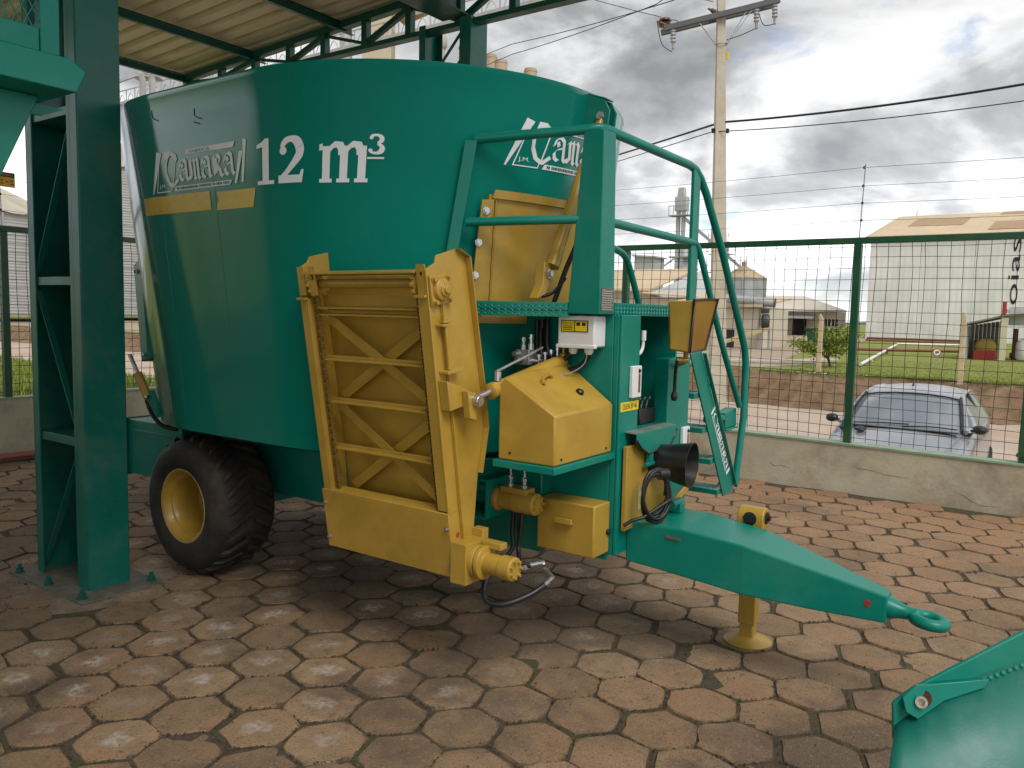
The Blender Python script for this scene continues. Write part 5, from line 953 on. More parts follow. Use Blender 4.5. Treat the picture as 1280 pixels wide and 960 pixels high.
# ------------------------------------------------------------------ utility pole with crossarm
up = thing('utility_pole', 'tall concrete utility pole with crossarm and insulators beyond the fence', 'utility pole', (-2.40, 12.75, .0))
lean = V((-.02, .0, 0))
def PP(z): return V((-2.44-.046*(z-.2), 12.80+.030*(z-.2), z))
M['polec'] = mat('pole_concrete', (.46, .41, .32), .9, var=.14, nscale=3, bump=.3, bscale=30, dust=(.28, .20, .13), dustamt=.4, dscale=1.2)
bx_ = V((.82, .57, 0)); by_ = V((-.57, .82, 0))
c = MB(); rows = []
for z, w_ in ((-.7, .36), (3.2, .265), (3.21, .30), (3.6, .27), (7, .185), (9.6, .14)):
    p = PP(z); h_ = w_*.5; rows.append([p+bx_*sx*h_+by_*sy*h_*.8 for sx, sy in ((-1, -1), (1, -1), (1, 1), (-1, 1), (-1, -1))])
c.grid(rows); sh_ = c.build('shaft', 'polec', up, smooth=None, bevel=.02)
c = MB(); z = .9
while z < 9.2:
    p = PP(z); c.lathe(p+bx_*-.012-by_*(.115-.0072*z)*1.0, -by_, [(.016, -.012), (.016, .004)], 8); z += .22
c.build('step_hole', 'ink', sh_)
ARM = V((.835, .50, .235)).normalized()
pc = PP(7.98)-by_*.16
for k, dz in ((0, 0), (1, .02)):
    c = MB(); o_ = pc+(by_*.30*k)+V((0, 0, dz)); c.beam(o_-ARM*1.25, o_+ARM*1.18, .09, .115); c.build('crossarm', mat('crossarm_wood', (.095, .10, .105), .8, var=.2, nscale=6, stretch=(1, 1, 4)), up, bevel=.01)
for t0, t1 in ((-.5, -.06), (.5, .08), (.62, .09)):
    c = MB(); c.beam(pc+ARM*t0+V((0, 0, -.05)), PP(7.35)+bx_*t1, .03, .012); c.build('brace', 'galv', up)
def insulator(p, ax, m, name='insulator', sc=1.):
    c = MB(); pr_ = [(.02, 0)]
    for k in range(4): pr_ += [(.06*sc, .03*sc+.07*sc*k), (.06*sc, .05*sc+.07*sc*k), (.035*sc, .065*sc+.07*sc*k)]
    pr_ += [(.03*sc, .33*sc), (.03*sc, .40*sc), (.012, .42*sc)]
    c.lathe(p, ax, pr_, 12); c.build(name, m, up, smooth=40)
M['porc'] = mat('grey_porcelain', (.30, .30, .30), .3, var=.3, nscale=10); M['porcb'] = mat('brown_porcelain', (.085, .035, .018), .3, var=.25, nscale=10)
for t in (-1.05, .70, 1.08): insulator(pc+ARM*t+V((0, 0, -.06)), (.05, 0, -1), 'porc', 'fuse_insulator', 1.0)
for t in (-1.18, -.08, 1.02): insulator(pc+ARM*t+by_*.06+V((0, 0, .05)), by_*.35+V((-.62, 0, .55)), 'porcb', 'strain_insulator', .82)
c = MB(); c.lathe(pc-ARM*1.17+by_*.35+V((0, 0, .14)), (0, 0, 1), [(.015, -.1), (.02, 0), (.13, .01), (.14, .05), (.06, .07), (.06, .10), (.14, .115), (.12, .16), (.04, .18)], 16); c.build('pin_insulator', 'porcb', up, smooth=35)
c = MB(); p = PP(7.15)+bx_*.115-by_*.03; c.box((p.x-.045, p.y-.01, p.z-.07), (p.x+.05, p.y+.01, p.z+.08)); c.build('yellow_tag', 'lime', up)
for s in (-1, 1):
    c = MB(); c.lathe(PP(5.6)+bx_*s*.15-by_*.03+V((0, 0, -.05)), (0, 0, 1), [(.02, 0), (.05, .02), (.03, .05), (.05, .08), (.02, .1)], 10); c.build('reel_insulator', 'black', up, smooth=40)
c = MB(); c.tube([PP(7.42)+V((math.cos(a)*.13, math.sin(a)*.13, .03*math.sin(a))) for a in [2*math.pi*i/14 for i in range(14)]], .012, 6, closed=True); c.build('band', 'galv', up)
for pts in ([pc-ARM*1.3+V((-.1, 0, .15)), pc-ARM*1.28+V((.0, 0, -.3)), pc-ARM*1.05+V((0, 0, -.52))], [PP(7.5)+bx_*.12, pc+ARM*.4+V((0, 0, -.52)), pc+ARM*.70+V((0, 0, -.46))], [pc+ARM*.74+V((0, 0, -.1)), pc+ARM*.86+V((0, 0, -.42)), pc+ARM*1.08+V((0, 0, -.46))], [pc-ARM*1.17+by_*.35+V((0, 0, .26)), pc-ARM*.98+by_*.3+V((0, 0, .22)), pc-ARM*.93+V((0, 0, .06))]):
    c = MB(); c.tube(smooth_path(pts, 6), .009, 5); c.build('jumper_wire', 'black', up, smooth=60)
def cable(name, label, pts, r, sag=0., group='overhead cables', m='hose'):
    P = [V(p) for p in pts]; out_ = []
    for a, b in zip(P[:-1], P[1:]):
        for k in range(14): f = k/14; out_.append(a.lerp(b, f)+V((0, 0, -4*sag*f*(1-f))))
    c = MB(); c.tube(out_+[P[-1]], r, 6); tag(c.build(name, m, smooth=60), label, 'cable', group)
cA, cB = PP(5.78), PP(5.58)
cable('overhead_cable', 'thick black bundled overhead cable crossing the pole right of the rail', [cA+V((-22, 15, 1.1)), cA+V((-.05, .1, 0))-by_*.13, cA+V((7.2, .0, .14)), cA+V((24, -.5, .6))], .022, .12)
cable('overhead_cable', 'thin overhead cable on reel insulators just below the thick cable', [cB+V((-22, 15, 1.0)), cB+bx_*-.17, cB+V((7.2, .0, .02)), cB+V((24, -.5, .3))], .010, .12)
for k, (dx_, dz_) in enumerate(((-1.18, .25), (-.08, .30), (1.02, .30))):
    q = pc+ARM*dx_+V((-.15, 0, dz_)); cable('power_line', ('leftmost', 'middle', 'rightmost')[k]+' bare power line running up left from the pole crossarm', [q, q+V((-9.0, 1.2, 4.6)), q+V((-30, 4, 9))], .007, .2, 'bare power lines at the pole')
q0 = V((-3.75, 12.75, 8.42)); cable('power_line', 'upper of two power lines sloping down left over the canopy column', [q0+V((3, -2, .9)), q0, V((-11.24, 17.30, 10.04)), V((-22, 24, 12))], .011, .05, 'power lines over the tub')
cable('power_line', 'lower of two power lines sloping down left over the canopy column', [q0+V((3, -2, .6)), q0+V((-.5, .2, .08)), V((-11.22, 17.28, 9.72)), V((-22, 24, 11.4))], .011, .05, 'power lines over the tub')
# ------------------------------------------------------------------ across the road: posts, signs, tree, pipes
def cpost(x, y, h_, label):
    c = MB(); z0 = .2; c.prism([(x-.06, y-.05, z0), (x+.06, y-.05, z0), (x+.05, y-.05, z0+h_-.12), (x-.02, y-.05, z0+h_), (x-.05, y-.05, z0+h_-.02)], (0, .1, 0)); tag(c.build('concrete_post', mat('post_concrete', (.50, .40, .25), .9, var=.2, nscale=5, bump=.3) if 'postc' not in M else 'postc', bevel=.01), label, 'post', 'concrete posts across the road')
cpost(1.60, 17.95, 1.72, 'pale concrete post on the bank right of the parked car roof'); cpost(-1.74, 14.4+3.9, 1.62, 'pale concrete post on the bank left of the small tree')
def sign(x, y, z, r, label, kind):
    t = thing('road_sign', label, 'sign', (x, y, fz(x, y)))
    c = MB(); c.cyl((x, y+.02, fz(x, y)-.1), (x, y+.02, z-r*.6), .022, n=8); c.build('pole', 'galv', t)
    n_ = V((.35, -.94, 0)).normalized()
    c = MB(); c.lathe((x, y, z), n_, [(r, 0), (r, .008)], 24); c.build('disc', 'white', t)
    c = MB(); c.lathe((x, y, z), n_, [(r, .009), (r, .012), (r*.78, .012), (r*.78, .009)], 24, False, False); c.build('red_border', 'red', t)
    c = MB(); ex = V((.94, .35, 0))
    for a, b, w_, h_ in ((-.45, -.12, .9, .24), (-.12, -.45, .26, .9)) if kind else ((-.35, -.4, .3, .7), (.05, -.2, .35, .5)): c.obox(V((x, y, z))+n_*.0125+ex*(a*r)+V((0, 0, b*r)), ex*(w_*r), V((0, 0, h_*r)), n_*.003)
    c.build('symbol', 'ink', t)
sign(-2.34, 20.1, .535, .085, 'small round road sign under the little tree', 1); sign(.134, 25.5, .70, .13, 'round road sign on thin pole standing in the lawn', 0)
def tree(x, y, h_, sp, label, seed):
    t = thing('young_tree', label, 'tree', (x, y, fz(x, y))); rt = random.Random(seed); z0 = fz(x, y)-.25; base = V((x, y, z0))
    tips = []
    c = MB(); fork = base+V((-.05, 0, h_*.38)); c.tube(smooth_path([base, base+V((.03, 0, h_*.2)), fork], 4), [.05, .048, .046, .045, .043, .04, .04, .038, .036], 8)
    for k in range(9):
        a = rt.uniform(0, 6.283); el = rt.uniform(.35, 1.2); L_ = sp*rt.uniform(.55, 1.0); d_ = V((math.cos(a)*math.cos(el)*1.1, math.sin(a)*math.cos(el), math.sin(el)*.75)); e_ = fork+d_*L_
        pts = smooth_path([fork+V((0, 0, -.05)), fork+d_*L_*.5+V((0, 0, .06)), e_], 3); c.tube(pts, [.028-.0035*i for i in range(len(pts))], 6)
        for q in (.55, .8, 1.0): tips.append((fork+d_*L_*q, sp*.22))
        for m_ in range(2):
            a2 = rt.uniform(0, 6.283); f_ = e_+V((math.cos(a2), math.sin(a2), rt.uniform(-.2, .5)))*L_*.35; c.tube([fork+d_*L_*.7, f_], [.012, .005], 5); tips.append((f_, sp*.2))
    c.build('trunk', mat('tree_bark', (.13, .09, .06), .9, var=.3, nscale=12), t, smooth=60)
    lf = MB()
    for p, r_ in tips:
        for k in range(70):
            q = p+V((rt.gauss(0, 1), rt.gauss(0, 1), rt.gauss(0, .65)))*r_*.55; s_ = rt.uniform(.022, .042); a = rt.uniform(0, 6.283); n_ = V((rt.gauss(0, 1), rt.gauss(0, 1), rt.gauss(.6, 1))).normalized(); e1_ = n_.orthogonal().normalized(); e2_ = n_.cross(e1_); e1_, e2_ = e1_*math.cos(a)+e2_*math.sin(a), e2_*math.cos(a)-e1_*math.sin(a)
            lf.add([q-e1_*s_*1.6, q-e2_*s_*.7, q+e1_*s_*1.6, q+e2_*s_*.7], [(0, 1, 2, 3)])
    lf.build('crown', mat('tree_leaf', (.20, .25, .03), .7, var=.35, nscale=3, island=.35), t, smooth=None)
tree(-2.20, 21.3, 1.45, 1.05, 'small young tree with thin crown in front of the factory lot', 3)
def pipe_run(pts, r, label, m='red', posts=True):
    t = thing('pipeline', label, 'pipe', pts[0]); c = MB(); c.tube(pts, r, 10); c.build('pipe', m, t, smooth=50)
    if posts:
        for p in pts:
            c = MB(); p = V(p); c.cyl((p.x, p.y, fz(p.x, p.y)-.05), (p.x, p.y, p.z), r*.6, n=8); c.build('stand', m, t)
M['rustred'] = mat('oxide_red', (.17, .045, .032), .6, var=.25, nscale=4)
pipe_run([(-4.2, 31.2, .50), (-2.5, 32, .50), (-.9, 33.2, .50), (.2, 34.2, .50)], .06, 'long oxide red pipe running low across the lawn', 'rustred')
for k in range(4): pipe_run([(-6.5, 47.5+k*.35, .40+.13*(k % 3)), (-3, 47.6+k*.35, .40+.13*(k % 3)), (.2, 47.8+k*.35, .40+.13*(k % 3))], .06, ('front', 'second', 'third', 'rear')[k]+' oxide red pipe of the bundle at the foot of the white warehouse', 'rustred')
c = MB(); c.tube([(-1.45, 22.0, .36), (-2.4, 30.5, .45), (-3.45, 40.1, .56), (-.9, 41.9, .58)], .05, 8); 
for p in ((-1.9, 26, .3), (-3.0, 35.8, .42)): c.cyl((p[0], p[1], fz(*p[:2])-.05), (p[0], p[1], p[2]+.14), .03, n=6)
tag(c.build('handrail', mat('white_paint', (.70, .69, .66), .6, var=.1), smooth=50), 'low white painted pipe rail bending across the lawn', 'rail')
# ------------------------------------------------------------------ buildings across the road
def ribbed(name, col, scale=4.5, rough=.6, axis=0, var=.1, dust=None):
    m = mat(name, col, rough, .05, var=var, nscale=.6, dust=dust or (col[0]*.7, col[1]*.6, col[2]*.5), dustamt=.35, dscale=.35, coords='World')
    t = m.node_tree; n = t.nodes; g_ = n.new('ShaderNodeNewGeometry'); s_ = n.new('ShaderNodeSeparateXYZ'); t.links.new(g_.outputs['Position'], s_.inputs[0])
    mu = n.new('ShaderNodeMath'); mu.operation = 'MULTIPLY'; mu.inputs[1].default_value = scale*6.283; t.links.new(s_.outputs[axis], mu.inputs[0]); sn = n.new('ShaderNodeMath'); sn.operation = 'SINE'; t.links.new(mu.outputs[0], sn.inputs[0])
    bp = n.new('ShaderNodeBump'); bp.inputs['Strength'].default_value = .22; bp.inputs['Distance'].default_value = .02; t.links.new(sn.outputs[0], bp.inputs['Height']); t.links.new(bp.outputs[0], n['Principled BSDF'].inputs['Normal']); return m
M['whwall'] = ribbed('white_cladding', (.72, .72, .69), 3.0); M['tanroof'] = ribbed('tan_roof', (.56, .43, .27), 2.5, axis=0); M['tanroof2'] = ribbed('tan_roof_patch', (.37, .235, .12), 2.5); M['greywall'] = ribbed('grey_cladding', (.44, .45, .45), 2.5); M['beigewall'] = mat('beige_render', (.52, .46, .36), .9, var=.1, nscale=.8, coords='World', dust=(.3, .2, .12), dustamt=.4, dscale=.5)
M['dark'] = mat('dark_opening', (.02, .019, .018), .9)
wh = thing('white_warehouse', 'large white clad warehouse with tan roof behind the fence, far right', 'warehouse', (3, 52.2, .4))
WX0, WX1, WY, WY2, EZ, RZ = -7.40, 46., 52.2, 70.2, 7.10, 9.35
for i in range(18):
    x0 = WX0+i*(WX1-WX0)/18; x1 = x0+(WX1-WX0)/18-.03
    c = MB(); c.box((x0, WY+(.02 if i % 2 else 0), .3), (x1, WY+.2, EZ-.01)); c.build('wall_panel', 'whwall', wh)
c = MB(); c.prism([(WX0, WY+.21, .2), (WX0, WY2, .2), (WX0, WY2, EZ), (WX0, (WY+WY2)/2, RZ-.05), (WX0, WY+.21, EZ-.02)], (.15, 0, 0)); c.build('gable_wall', 'whwall', wh)
c = MB(); c.grid([[(WX0-.3, WY-.25, EZ-.02), (WX1, WY-.25, EZ-.02)], [(WX0+.05, (WY+WY2)/2, RZ), (WX1, (WY+WY2)/2, RZ)], [(WX0-.3, WY2+.2, EZ), (WX1, WY2+.2, EZ)]]); rf_ = c.build('roof', 'tanroof', wh, smooth=None, solid=.12)
def onroof(x0, x1, f0, f1):
    g_ = lambda x, f: V((x, WY-.25+f*9.25, EZ-.02+f*(RZ-EZ)+.03)); c = MB(); c.grid([[g_(x0, f0), g_(x1, f0)], [g_(x0+.1, f1), g_(x1+.1, f1)]]); return c
for q in ((-5.9, -4.4, .42, .80), (-4.35, -2.6, .40, .78), (-1.0, 1.3, .12, .5), (-.9, 1.2, .86, 1.0)): onroof(*q).build('roof_patch', 'tanroof2', rf_, smooth=None)
c = MB(); c.cyl((WX0+1.2, 61.2, RZ), (WX0+1.2, 61.2, RZ+.45), .03, n=6); c.build('roof_vent', 'galv', rf_)
c = MB(); c.box((1.35, WY-.35, EZ+.12), (6, WY+1.2, EZ+.75)); c.build('roof_box', 'greywall', wh)
c = MB(); c.tube([(2.6+1.1*math.cos(a), 57+1.1*math.sin(a), RZ+.55) for a in [2*math.pi*i/20 for i in range(20)]], .05, 6, closed=True); c.tube([(1.6, 56.6, RZ-1), (1.6, 56.6, RZ+.55)], .04, 6); c.tube([(3.5, 57.3, RZ-1), (3.5, 57.3, RZ+.55)], .04, 6); c.build('roof_ladder_cage', 'galv', wh, smooth=50)
# upright lettering on the warehouse wall (reads upwards)
c = MB(); text_on(c, 'joias', (1.02, WY-.02, 2.15), (0, 0, 1), (-1, 0, 0), 4.55, .72); c.build('lettering', 'ink', wh, smooth=None)
c = MB(); text_on(c, 'semeando tecnologia', (1.42, WY-.02, 2.2), (0, 0, 1), (-1, 0, 0), 4.6, .28); c.build('slogan', mat('grey_print', (.10, .10, .10), .6), wh, smooth=None, kind='stuff')
# pump shed
sh = thing('pump_shed', 'small open pump shed with rusty roof in front of the white warehouse', 'shed', (2, 31, .3))
c = MB(); c.prism([(.25, 30.2, 1.56), (1.55, 30.6, 1.93), (1.75, 33.0, 1.95), (.45, 32.8, 1.60)], (0, 0, .06)); c.prism([(1.50, 30.55, 1.93), (6, 31.2, 2.45), (6, 33.6, 2.45), (1.7, 32.9, 1.95)], (0, 0, .06)); c.build('roof', mat('old_sheet', (.20, .18, .15), .7, .2, var=.3, nscale=2), sh)
for i in range(9):
    c = MB(); c.box((.42+i*.135, 32.3+.012*(i % 2), .2), (.545+i*.135, 32.34+.012*(i % 2), 1.60+i*.025)); c.build('wall_board', mat('weathered_board', (.22, .21, .19), .85, var=.2, nscale=3), sh)
c = MB(); c.box((.42, 30.3, .2), (.47, 32.3, 1.56)); c.build('side_wall', 'greywall', sh); c = MB(); c.box((1.50, 30.62, .15), (1.72, 30.84, 1.90)); c.build('post', mat('cream_post', (.56, .52, .36), .8, var=.1), sh)
c = MB(); c.box((1.72, 31.1, 1.62), (6, 31.15, 2.3)); c.build('fascia', 'greywall', sh); c = MB(); c.box((.3, 30.2, .1), (6, 33, .30)); c.build('floor_slab', 'concrete', sh)
tk2 = thing('fuel_tank', 'round ochre tank in a red cradle inside the pump shed', 'tank', (1.05, 31.6, .3))
c = MB(); c.lathe((1.02, 31.2, .78), (0, 1, 0), [(.1, -.06), (.30, 0), (.34, .05), (.34, .7), (.3, .75)], 24); c.build('drum', mat('ochre', (.40, .27, .06), .6, var=.2), tk2, smooth=40); c = MB(); c.box((.66, 31.05, .30), (1.38, 31.9, .66)); c.build('cradle', 'red', tk2, bevel=.02)
pm = thing('fire_pump', 'dark red pump with white drum at the right edge of the shed', 'pump', (2.1, 31.4, .3))
c = MB(); c.cyl((1.95, 31.6, .3), (1.95, 31.6, 1.5), .09, n=12); c.cyl((1.8, 31.6, .5), (2.9, 31.6, .5), .10, n=12); c.cyl((2.75, 31.6, .3), (2.75, 31.6, 1.5), .14, n=12); c.lathe((2.75, 31.45, 1.25), (0, -1, 0), [(.22, 0), (.22, .05), (.18, .05), (.18, 0)], 18); c.build('body', mat('pump_red', (.10, .02, .018), .5, var=.3), pm, smooth=40)
c = MB(); c.lathe((2.32, 31.5, .35), (0, 0, 1), [(.30, 0), (.34, .08), (.34, .6), (.28, .72), (.1, .78)], 22); c.build('drum', 'white', pm, smooth=40)
c = MB(); c.cyl((1.42, 33.4, 1.6), (1.42, 33.4, 2.55), .075, n=12); c.cyl((1.42, 33.4, .3), (1.42, 33.4, 1.6), .03, n=8); tag(c.build('vent_stack', 'red', smooth=40), 'short red stack rising above the pump shed roof', 'stack')
# factory on the left of the pole
fa = thing('tan_roof_warehouse', 'long factory shed with broad tan roof behind the wagon rail', 'warehouse', (-23, 52, .4))
c = MB(); c.box((-34, 51.4, .3), (-22.6, 51.6, 3.55)); c.build('front_wall', 'beigewall', fa)
c = MB(); c.grid([[(-34, 51.0, 3.50), (-22.4, 51.0, 3.50)], [(-34, 58.5, 5.5), (-21.6, 58.5, 5.5)]]); c.build('roof', 'tanroof', fa, smooth=None, solid=.12)
c = MB(); c.prism([(-22.35, 51.1, 3.35), (-22.35, 51.1, .3), (-16.9, 56.2, .3), (-16.9, 56.2, 3.0), (-21.4, 58.3, 5.4)], (.1, .1, 0)); c.build('gable_wall', 'greywall', fa)
c = MB(); c.grid([[(-22.9, 50.6, 3.42), (-15.2, 51.4, 2.95)], [(-22.6, 51.2, 3.52), (-15.4, 53.6, 3.2)]]); c.build('lean_to_roof', 'tanroof', fa, smooth=None, solid=.08); c = MB(); c.box((-22.7, 51.2, .3), (-15.6, 51.35, 3.1)); c.build('lean_to_wall', 'beigewall', fa)
el = thing('elevator_tower', 'slim grey bucket elevator tower with head platform above the tan roof', 'tower', (-29, 72.2, .4))
for x_ in (-29.5, -28.95): c = MB(); c.box((x_-.17, 72.0, .3), (x_+.17, 72.35, 12.2)); c.build('leg', 'greywall', el)
c = MB(); c.box((-29.8, 71.8, 12.2), (-28.55, 72.6, 13.6)); c.prism([(-29.6, 71.85, 13.6), (-28.8, 71.85, 13.6), (-28.9, 71.85, 14.5), (-29.5, 71.85, 14.5)], (0, .6, 0)); c.build('head', 'greywall', el, bevel=.05)
c = MB(); c.box((-30.3, 71.5, 11.7), (-28.2, 72.7, 11.8))
for x_ in (-30.3, -29.8, -29.3, -28.8, -28.3): c.box((x_, 71.5, 11.8), (x_+.05, 71.55, 12.7))
c.box((-30.3, 71.5, 12.65), (-28.2, 71.56, 12.72)); c.build('platform', 'galv', el)
c = MB(); c.lathe((-29.1, 73, 3.0), (0, 0, 1), [(.75, 0), (.75, 5.4), (.45, 6.1)], 16); c.box((-30.3, 71.9, 7.6), (-27.9, 73.6, 7.75)); c.build('cyclone', 'galv', el, smooth=40)
c = MB(); c.beam((-29.0, 72.2, 11.6), (-20.0, 70.5, 4.5), .25, .25); c.beam((-29.4, 72.2, 7.8), (-32, 70.8, 5.5), .2, .2); c.build('spout', 'galv', el)
c = MB(); c.box((-33.2, 70.2, .4), (-31.0, 72.5, 7.7)); c.prism([(-33.4, 70.0, 7.7), (-30.8, 70.0, 7.5), (-30.8, 72.7, 7.5), (-33.4, 72.7, 7.7)], (0, 0, .15)); tag(c.build('lift_house', 'greywall'), 'plain white block house above the tan roof, left of the tower', 'building')
def bin_(x, y, r_, z0, z1, zr, label, m='galv2'):
    t = thing('grain_bin', label, 'grain bin', (x, y, z0)); n = 36; c = MB(); pr_ = []
    k = 0; z = z0
    while z < z1: pr_ += [(r_, z-z0), (r_+.03*r_/2, z-z0+.1)]; z += .2
    c.lathe((x, y, z0), (0, 0, 1), pr_+[(r_, z1-z0)], n); c.build('wall', m, t, smooth=40)
    c = MB(); c.lathe((x, y, z1), (0, 0, 1), [(r_*1.04, -.03), (r_*1.04, .0), (r_*.12, zr-z1), (r_*.12, zr-z1+.25), (0, zr-z1+.3)], n); c.build('roof', 'binroof', t, smooth=None)
    for k in range(10):
        a = 2*math.pi*k/10; c = MB(); c.box((x+r_*1.02*math.cos(a)-.04, y+r_*1.02*math.sin(a)-.04, z0), (x+r_*1.02*math.cos(a)+.04, y+r_*1.02*math.sin(a)+.04, z1)); c.build('stiffener', 'galv', t)
    return t
M['galv2'] = mat('bin_steel', (.36, .37, .37), .5, .35, var=.15, nscale=1.2, coords='World'); M['binroof'] = mat('bin_roof', (.40, .30, .19), .6, .1, var=.15, nscale=1.5, coords='World')
bn = bin_(-13.0, 44.6, 1.35, .4, 4.1, 4.85, 'squat steel grain bin with tan cone roof left of the low factory'); 
dt = thing('grain_dryer', 'tall grey dryer column with railed platforms beside the grain bin', 'dryer', (-14.2, 44.2, .4))
c = MB(); c.box((-14.6, 43.6, .4), (-13.9, 44.3, 6.2)); c.build('shaft', 'galv2', dt); c = MB()
for z in (4.4, 5.5, 6.2):
    c.box((-14.9, 43.4, z), (-13.6, 44.5, z+.05)); c.box((-14.9, 43.4, z+.4), (-13.6, 43.43, z+.43))
    for k in range(5): c.box((-14.9+k*.31, 43.4, z+.05), (-14.87+k*.31, 43.43, z+.6))
for k in range(3): c.box((-13.3+.35*k, 43.7, 4.2), (-13.26+.35*k, 43.74, 6.0-.3*k))
c.build('platform', 'galv', dt)
b3 = thing('duct_house', 'cream brick engine house with wide grey duct pipe on its roof edge', 'building', (-8.6, 31.8, .3))
c = MB(); c.box((-12, 31.6, .1), (-7.72, 36, 2.18)); c.build('wall', 'beigewall', b3, bevel=.02); c = MB(); c.prism([(-12, 31.3, 2.28), (-7.5, 31.3, 2.2), (-7.6, 36, 2.6), (-12, 36, 2.7)], (0, 0, .08)); c.build('roof', 'tanroof', b3)
c = MB(); c.box((-9.22, 31.585, .15), (-8.80, 31.61, 1.15)); c.build('door', 'dark', b3); c = MB(); c.cyl((-9.6, 31.2, 2.58), (-7.05, 31.6, 2.36), .20, n=20); c.build('duct', 'galv', b3, smooth=40); c = MB(); c.lathe((-7.05, 31.6, 2.36), (.985, .155, -.085), [(.205, 0), (.205, .02), (.17, .022), (.17, -.1)], 20, True, True); c.build('duct_mouth', 'dark', b3)
fn = thing('fan_unit', 'dark blower unit on stand at the corner of the engine house', 'fan', (-7.4, 31.8, .3))
c = MB(); c.lathe((-7.55, 31.5, 1.55), (.9, .4, 0), [(.30, 0), (.33, .05), (.33, .25), (.30, .3)], 18); c.box((-7.6, 31.45, 1.9), (-7.3, 31.7, 2.1)); c.build('housing', mat('blower_black', (.05, .055, .06), .5, .3, var=.3), fn, smooth=40); c = MB(); c.box((-7.6, 31.4, .25), (-7.52, 31.48, 1.3)); c.box((-7.3, 31.6, .25), (-7.22, 31.68, 1.3)); c.build('stand', 'galv', fn); c = MB(); c.beam((-7.25, 31.5, 1.25), (-9.0, 28.2, .35), .22, .12); c.build('chute', mat('yellow_chute', (.40, .31, .16), .7, var=.2), fn)
b4 = thing('low_factory', 'low cream factory with wide pale roof and dark doorway beyond the lot', 'building', (-13, 58, .4))
c = MB(); c.box((-16.5, 57.2, .3), (-10.4, 60, 2.30)); c.build('wall', 'beigewall', b4); c = MB(); c.grid([[(-17, 56.6, 2.36), (-9.6, 56.6, 2.28)], [(-17, 60.6, 3.45), (-13.6, 60.6, 3.40)]]); c.build('roof', mat('pale_roof', (.52, .47, .38), .6, var=.1, nscale=.5, coords='World'), b4, smooth=None, solid=.1)
c = MB(); c.box((-13.5, 57.17, .3), (-12.5, 57.22, 1.75)); c.build('door', 'dark', b4); c = MB(); c.prism([(-14.2, 55.4, 1.75), (-11.6, 55.4, 1.75), (-11.9, 57.2, 2.0), (-14.1, 57.2, 2.0)], (0, 0, .05)); c.build('awning', 'galv', b4)
for x_ in (-15.4, -14.7, -11.2, -10.7): c = MB(); c.box((x_, 57.17, 1.25), (x_+.4, 57.22, 1.75)); w_ = c.build('window', 'dark', b4); c = MB(); c.box((x_+.18, 57.15, 1.25), (x_+.22, 57.168, 1.75)); c.build('frame', 'white', w_)
sk = thing('waste_skip', 'dark green waste skip standing on the factory lot', 'skip', (-6.2, 36, .3))
c = MB(); c.prism([(-6.7, 36, .35), (-5.6, 36, .35), (-5.45, 36, 1.25), (-6.85, 36, 1.25)], (0, 1.2, 0)); c.build('body', 'fence', sk, bevel=.02); c = MB(); c.box((-6.9, 35.95, 1.2), (-5.4, 37.25, 1.28)); c.build('rim', 'fence', sk)
c = MB(); c.prism([(-5.4, 19.8, 0.28), (-2.9, 22.4, .28), (-2.6, 24.3, .29), (-3.2, 24.5, .29), (-3.6, 22.8, .28), (-5.8, 20.4, .28)], (0, 0, .10)); struct(c.build('kerb_island', 'concrete', bevel=.02))
# ------------------------------------------------------------------ silos and conveyors left of and behind the tub
M['silo'] = mat('silo_steel', (.36, .36, .35), .6, .1, var=.12, nscale=.7, coords='World')
for (x, y, r_, z1, zr, lb) in ((-65.5, 22.0, 7.5, 7.9, 11.4, 'big corrugated steel silo with ribbed cone roof at the left edge'), (-67.0, 36.5, 6.5, 13.0, 16.0, 'tall corrugated steel silo showing between column and tub')):
    t = thing('grain_silo', lb, 'silo', (x, y, .8)); pr_ = []; z = .8
    while z < z1: pr_ += [(r_, z-.8), (r_+.03, z-.8+.11)]; z += .22
    c = MB(); c.lathe((x, y, .8), (0, 0, 1), pr_, 72); c.build('wall', 'silo', t, smooth=30)
    c = MB(); n = 72; vs = []
    for i in range(n): a = 2*math.pi*i/n; k = .10 if i % 3 == 0 else 0; vs.append((x+(r_+.25)*math.cos(a), y+(r_+.25)*math.sin(a), z1+k))
    for i in range(n): a = 2*math.pi*i/n; k = .10 if i % 3 == 0 else 0; vs.append((x+.6*math.cos(a), y+.6*math.sin(a), zr+k))
    c.add(vs, [(i, (i+1) % n, (i+1) % n+n, i+n) for i in range(n)]+[tuple(range(n, 2*n))]); c.build('roof', mat('silo_roof', (.46, .42, .33), .5, .2, var=.1, nscale=.6, coords='World'), t, smooth=None)
    for k in range(0, 36, 2):
        a = 2*math.pi*k/36; c = MB(); c.box((x+(r_+.1)*math.cos(a)-.08, y+(r_+.1)*math.sin(a)-.08, .8), (x+(r_+.1)*math.cos(a)+.08, y+(r_+.1)*math.sin(a)+.08, z1)); c.build('stiffener', 'silo', t)
cv = thing('conveyor_bridge', 'pale lattice conveyor bridge with handrail crossing behind the tub', 'conveyor', (-45, 25, 15))
g0, g1 = V((-70.0, 33.0, 18.1)), V((-17.0, 33.0, 18.1)); gd_ = (g1-g0); L_ = gd_.length; gu = gd_.normalized(); M['bridge'] = mat('bridge_steel', (.40, .40, .39), .6, .2, var=.15, nscale=2)
c = MB(); c.beam(g0, g1, .8, .22); c.build('deck', 'bridge', cv); c = MB(); nb = 42
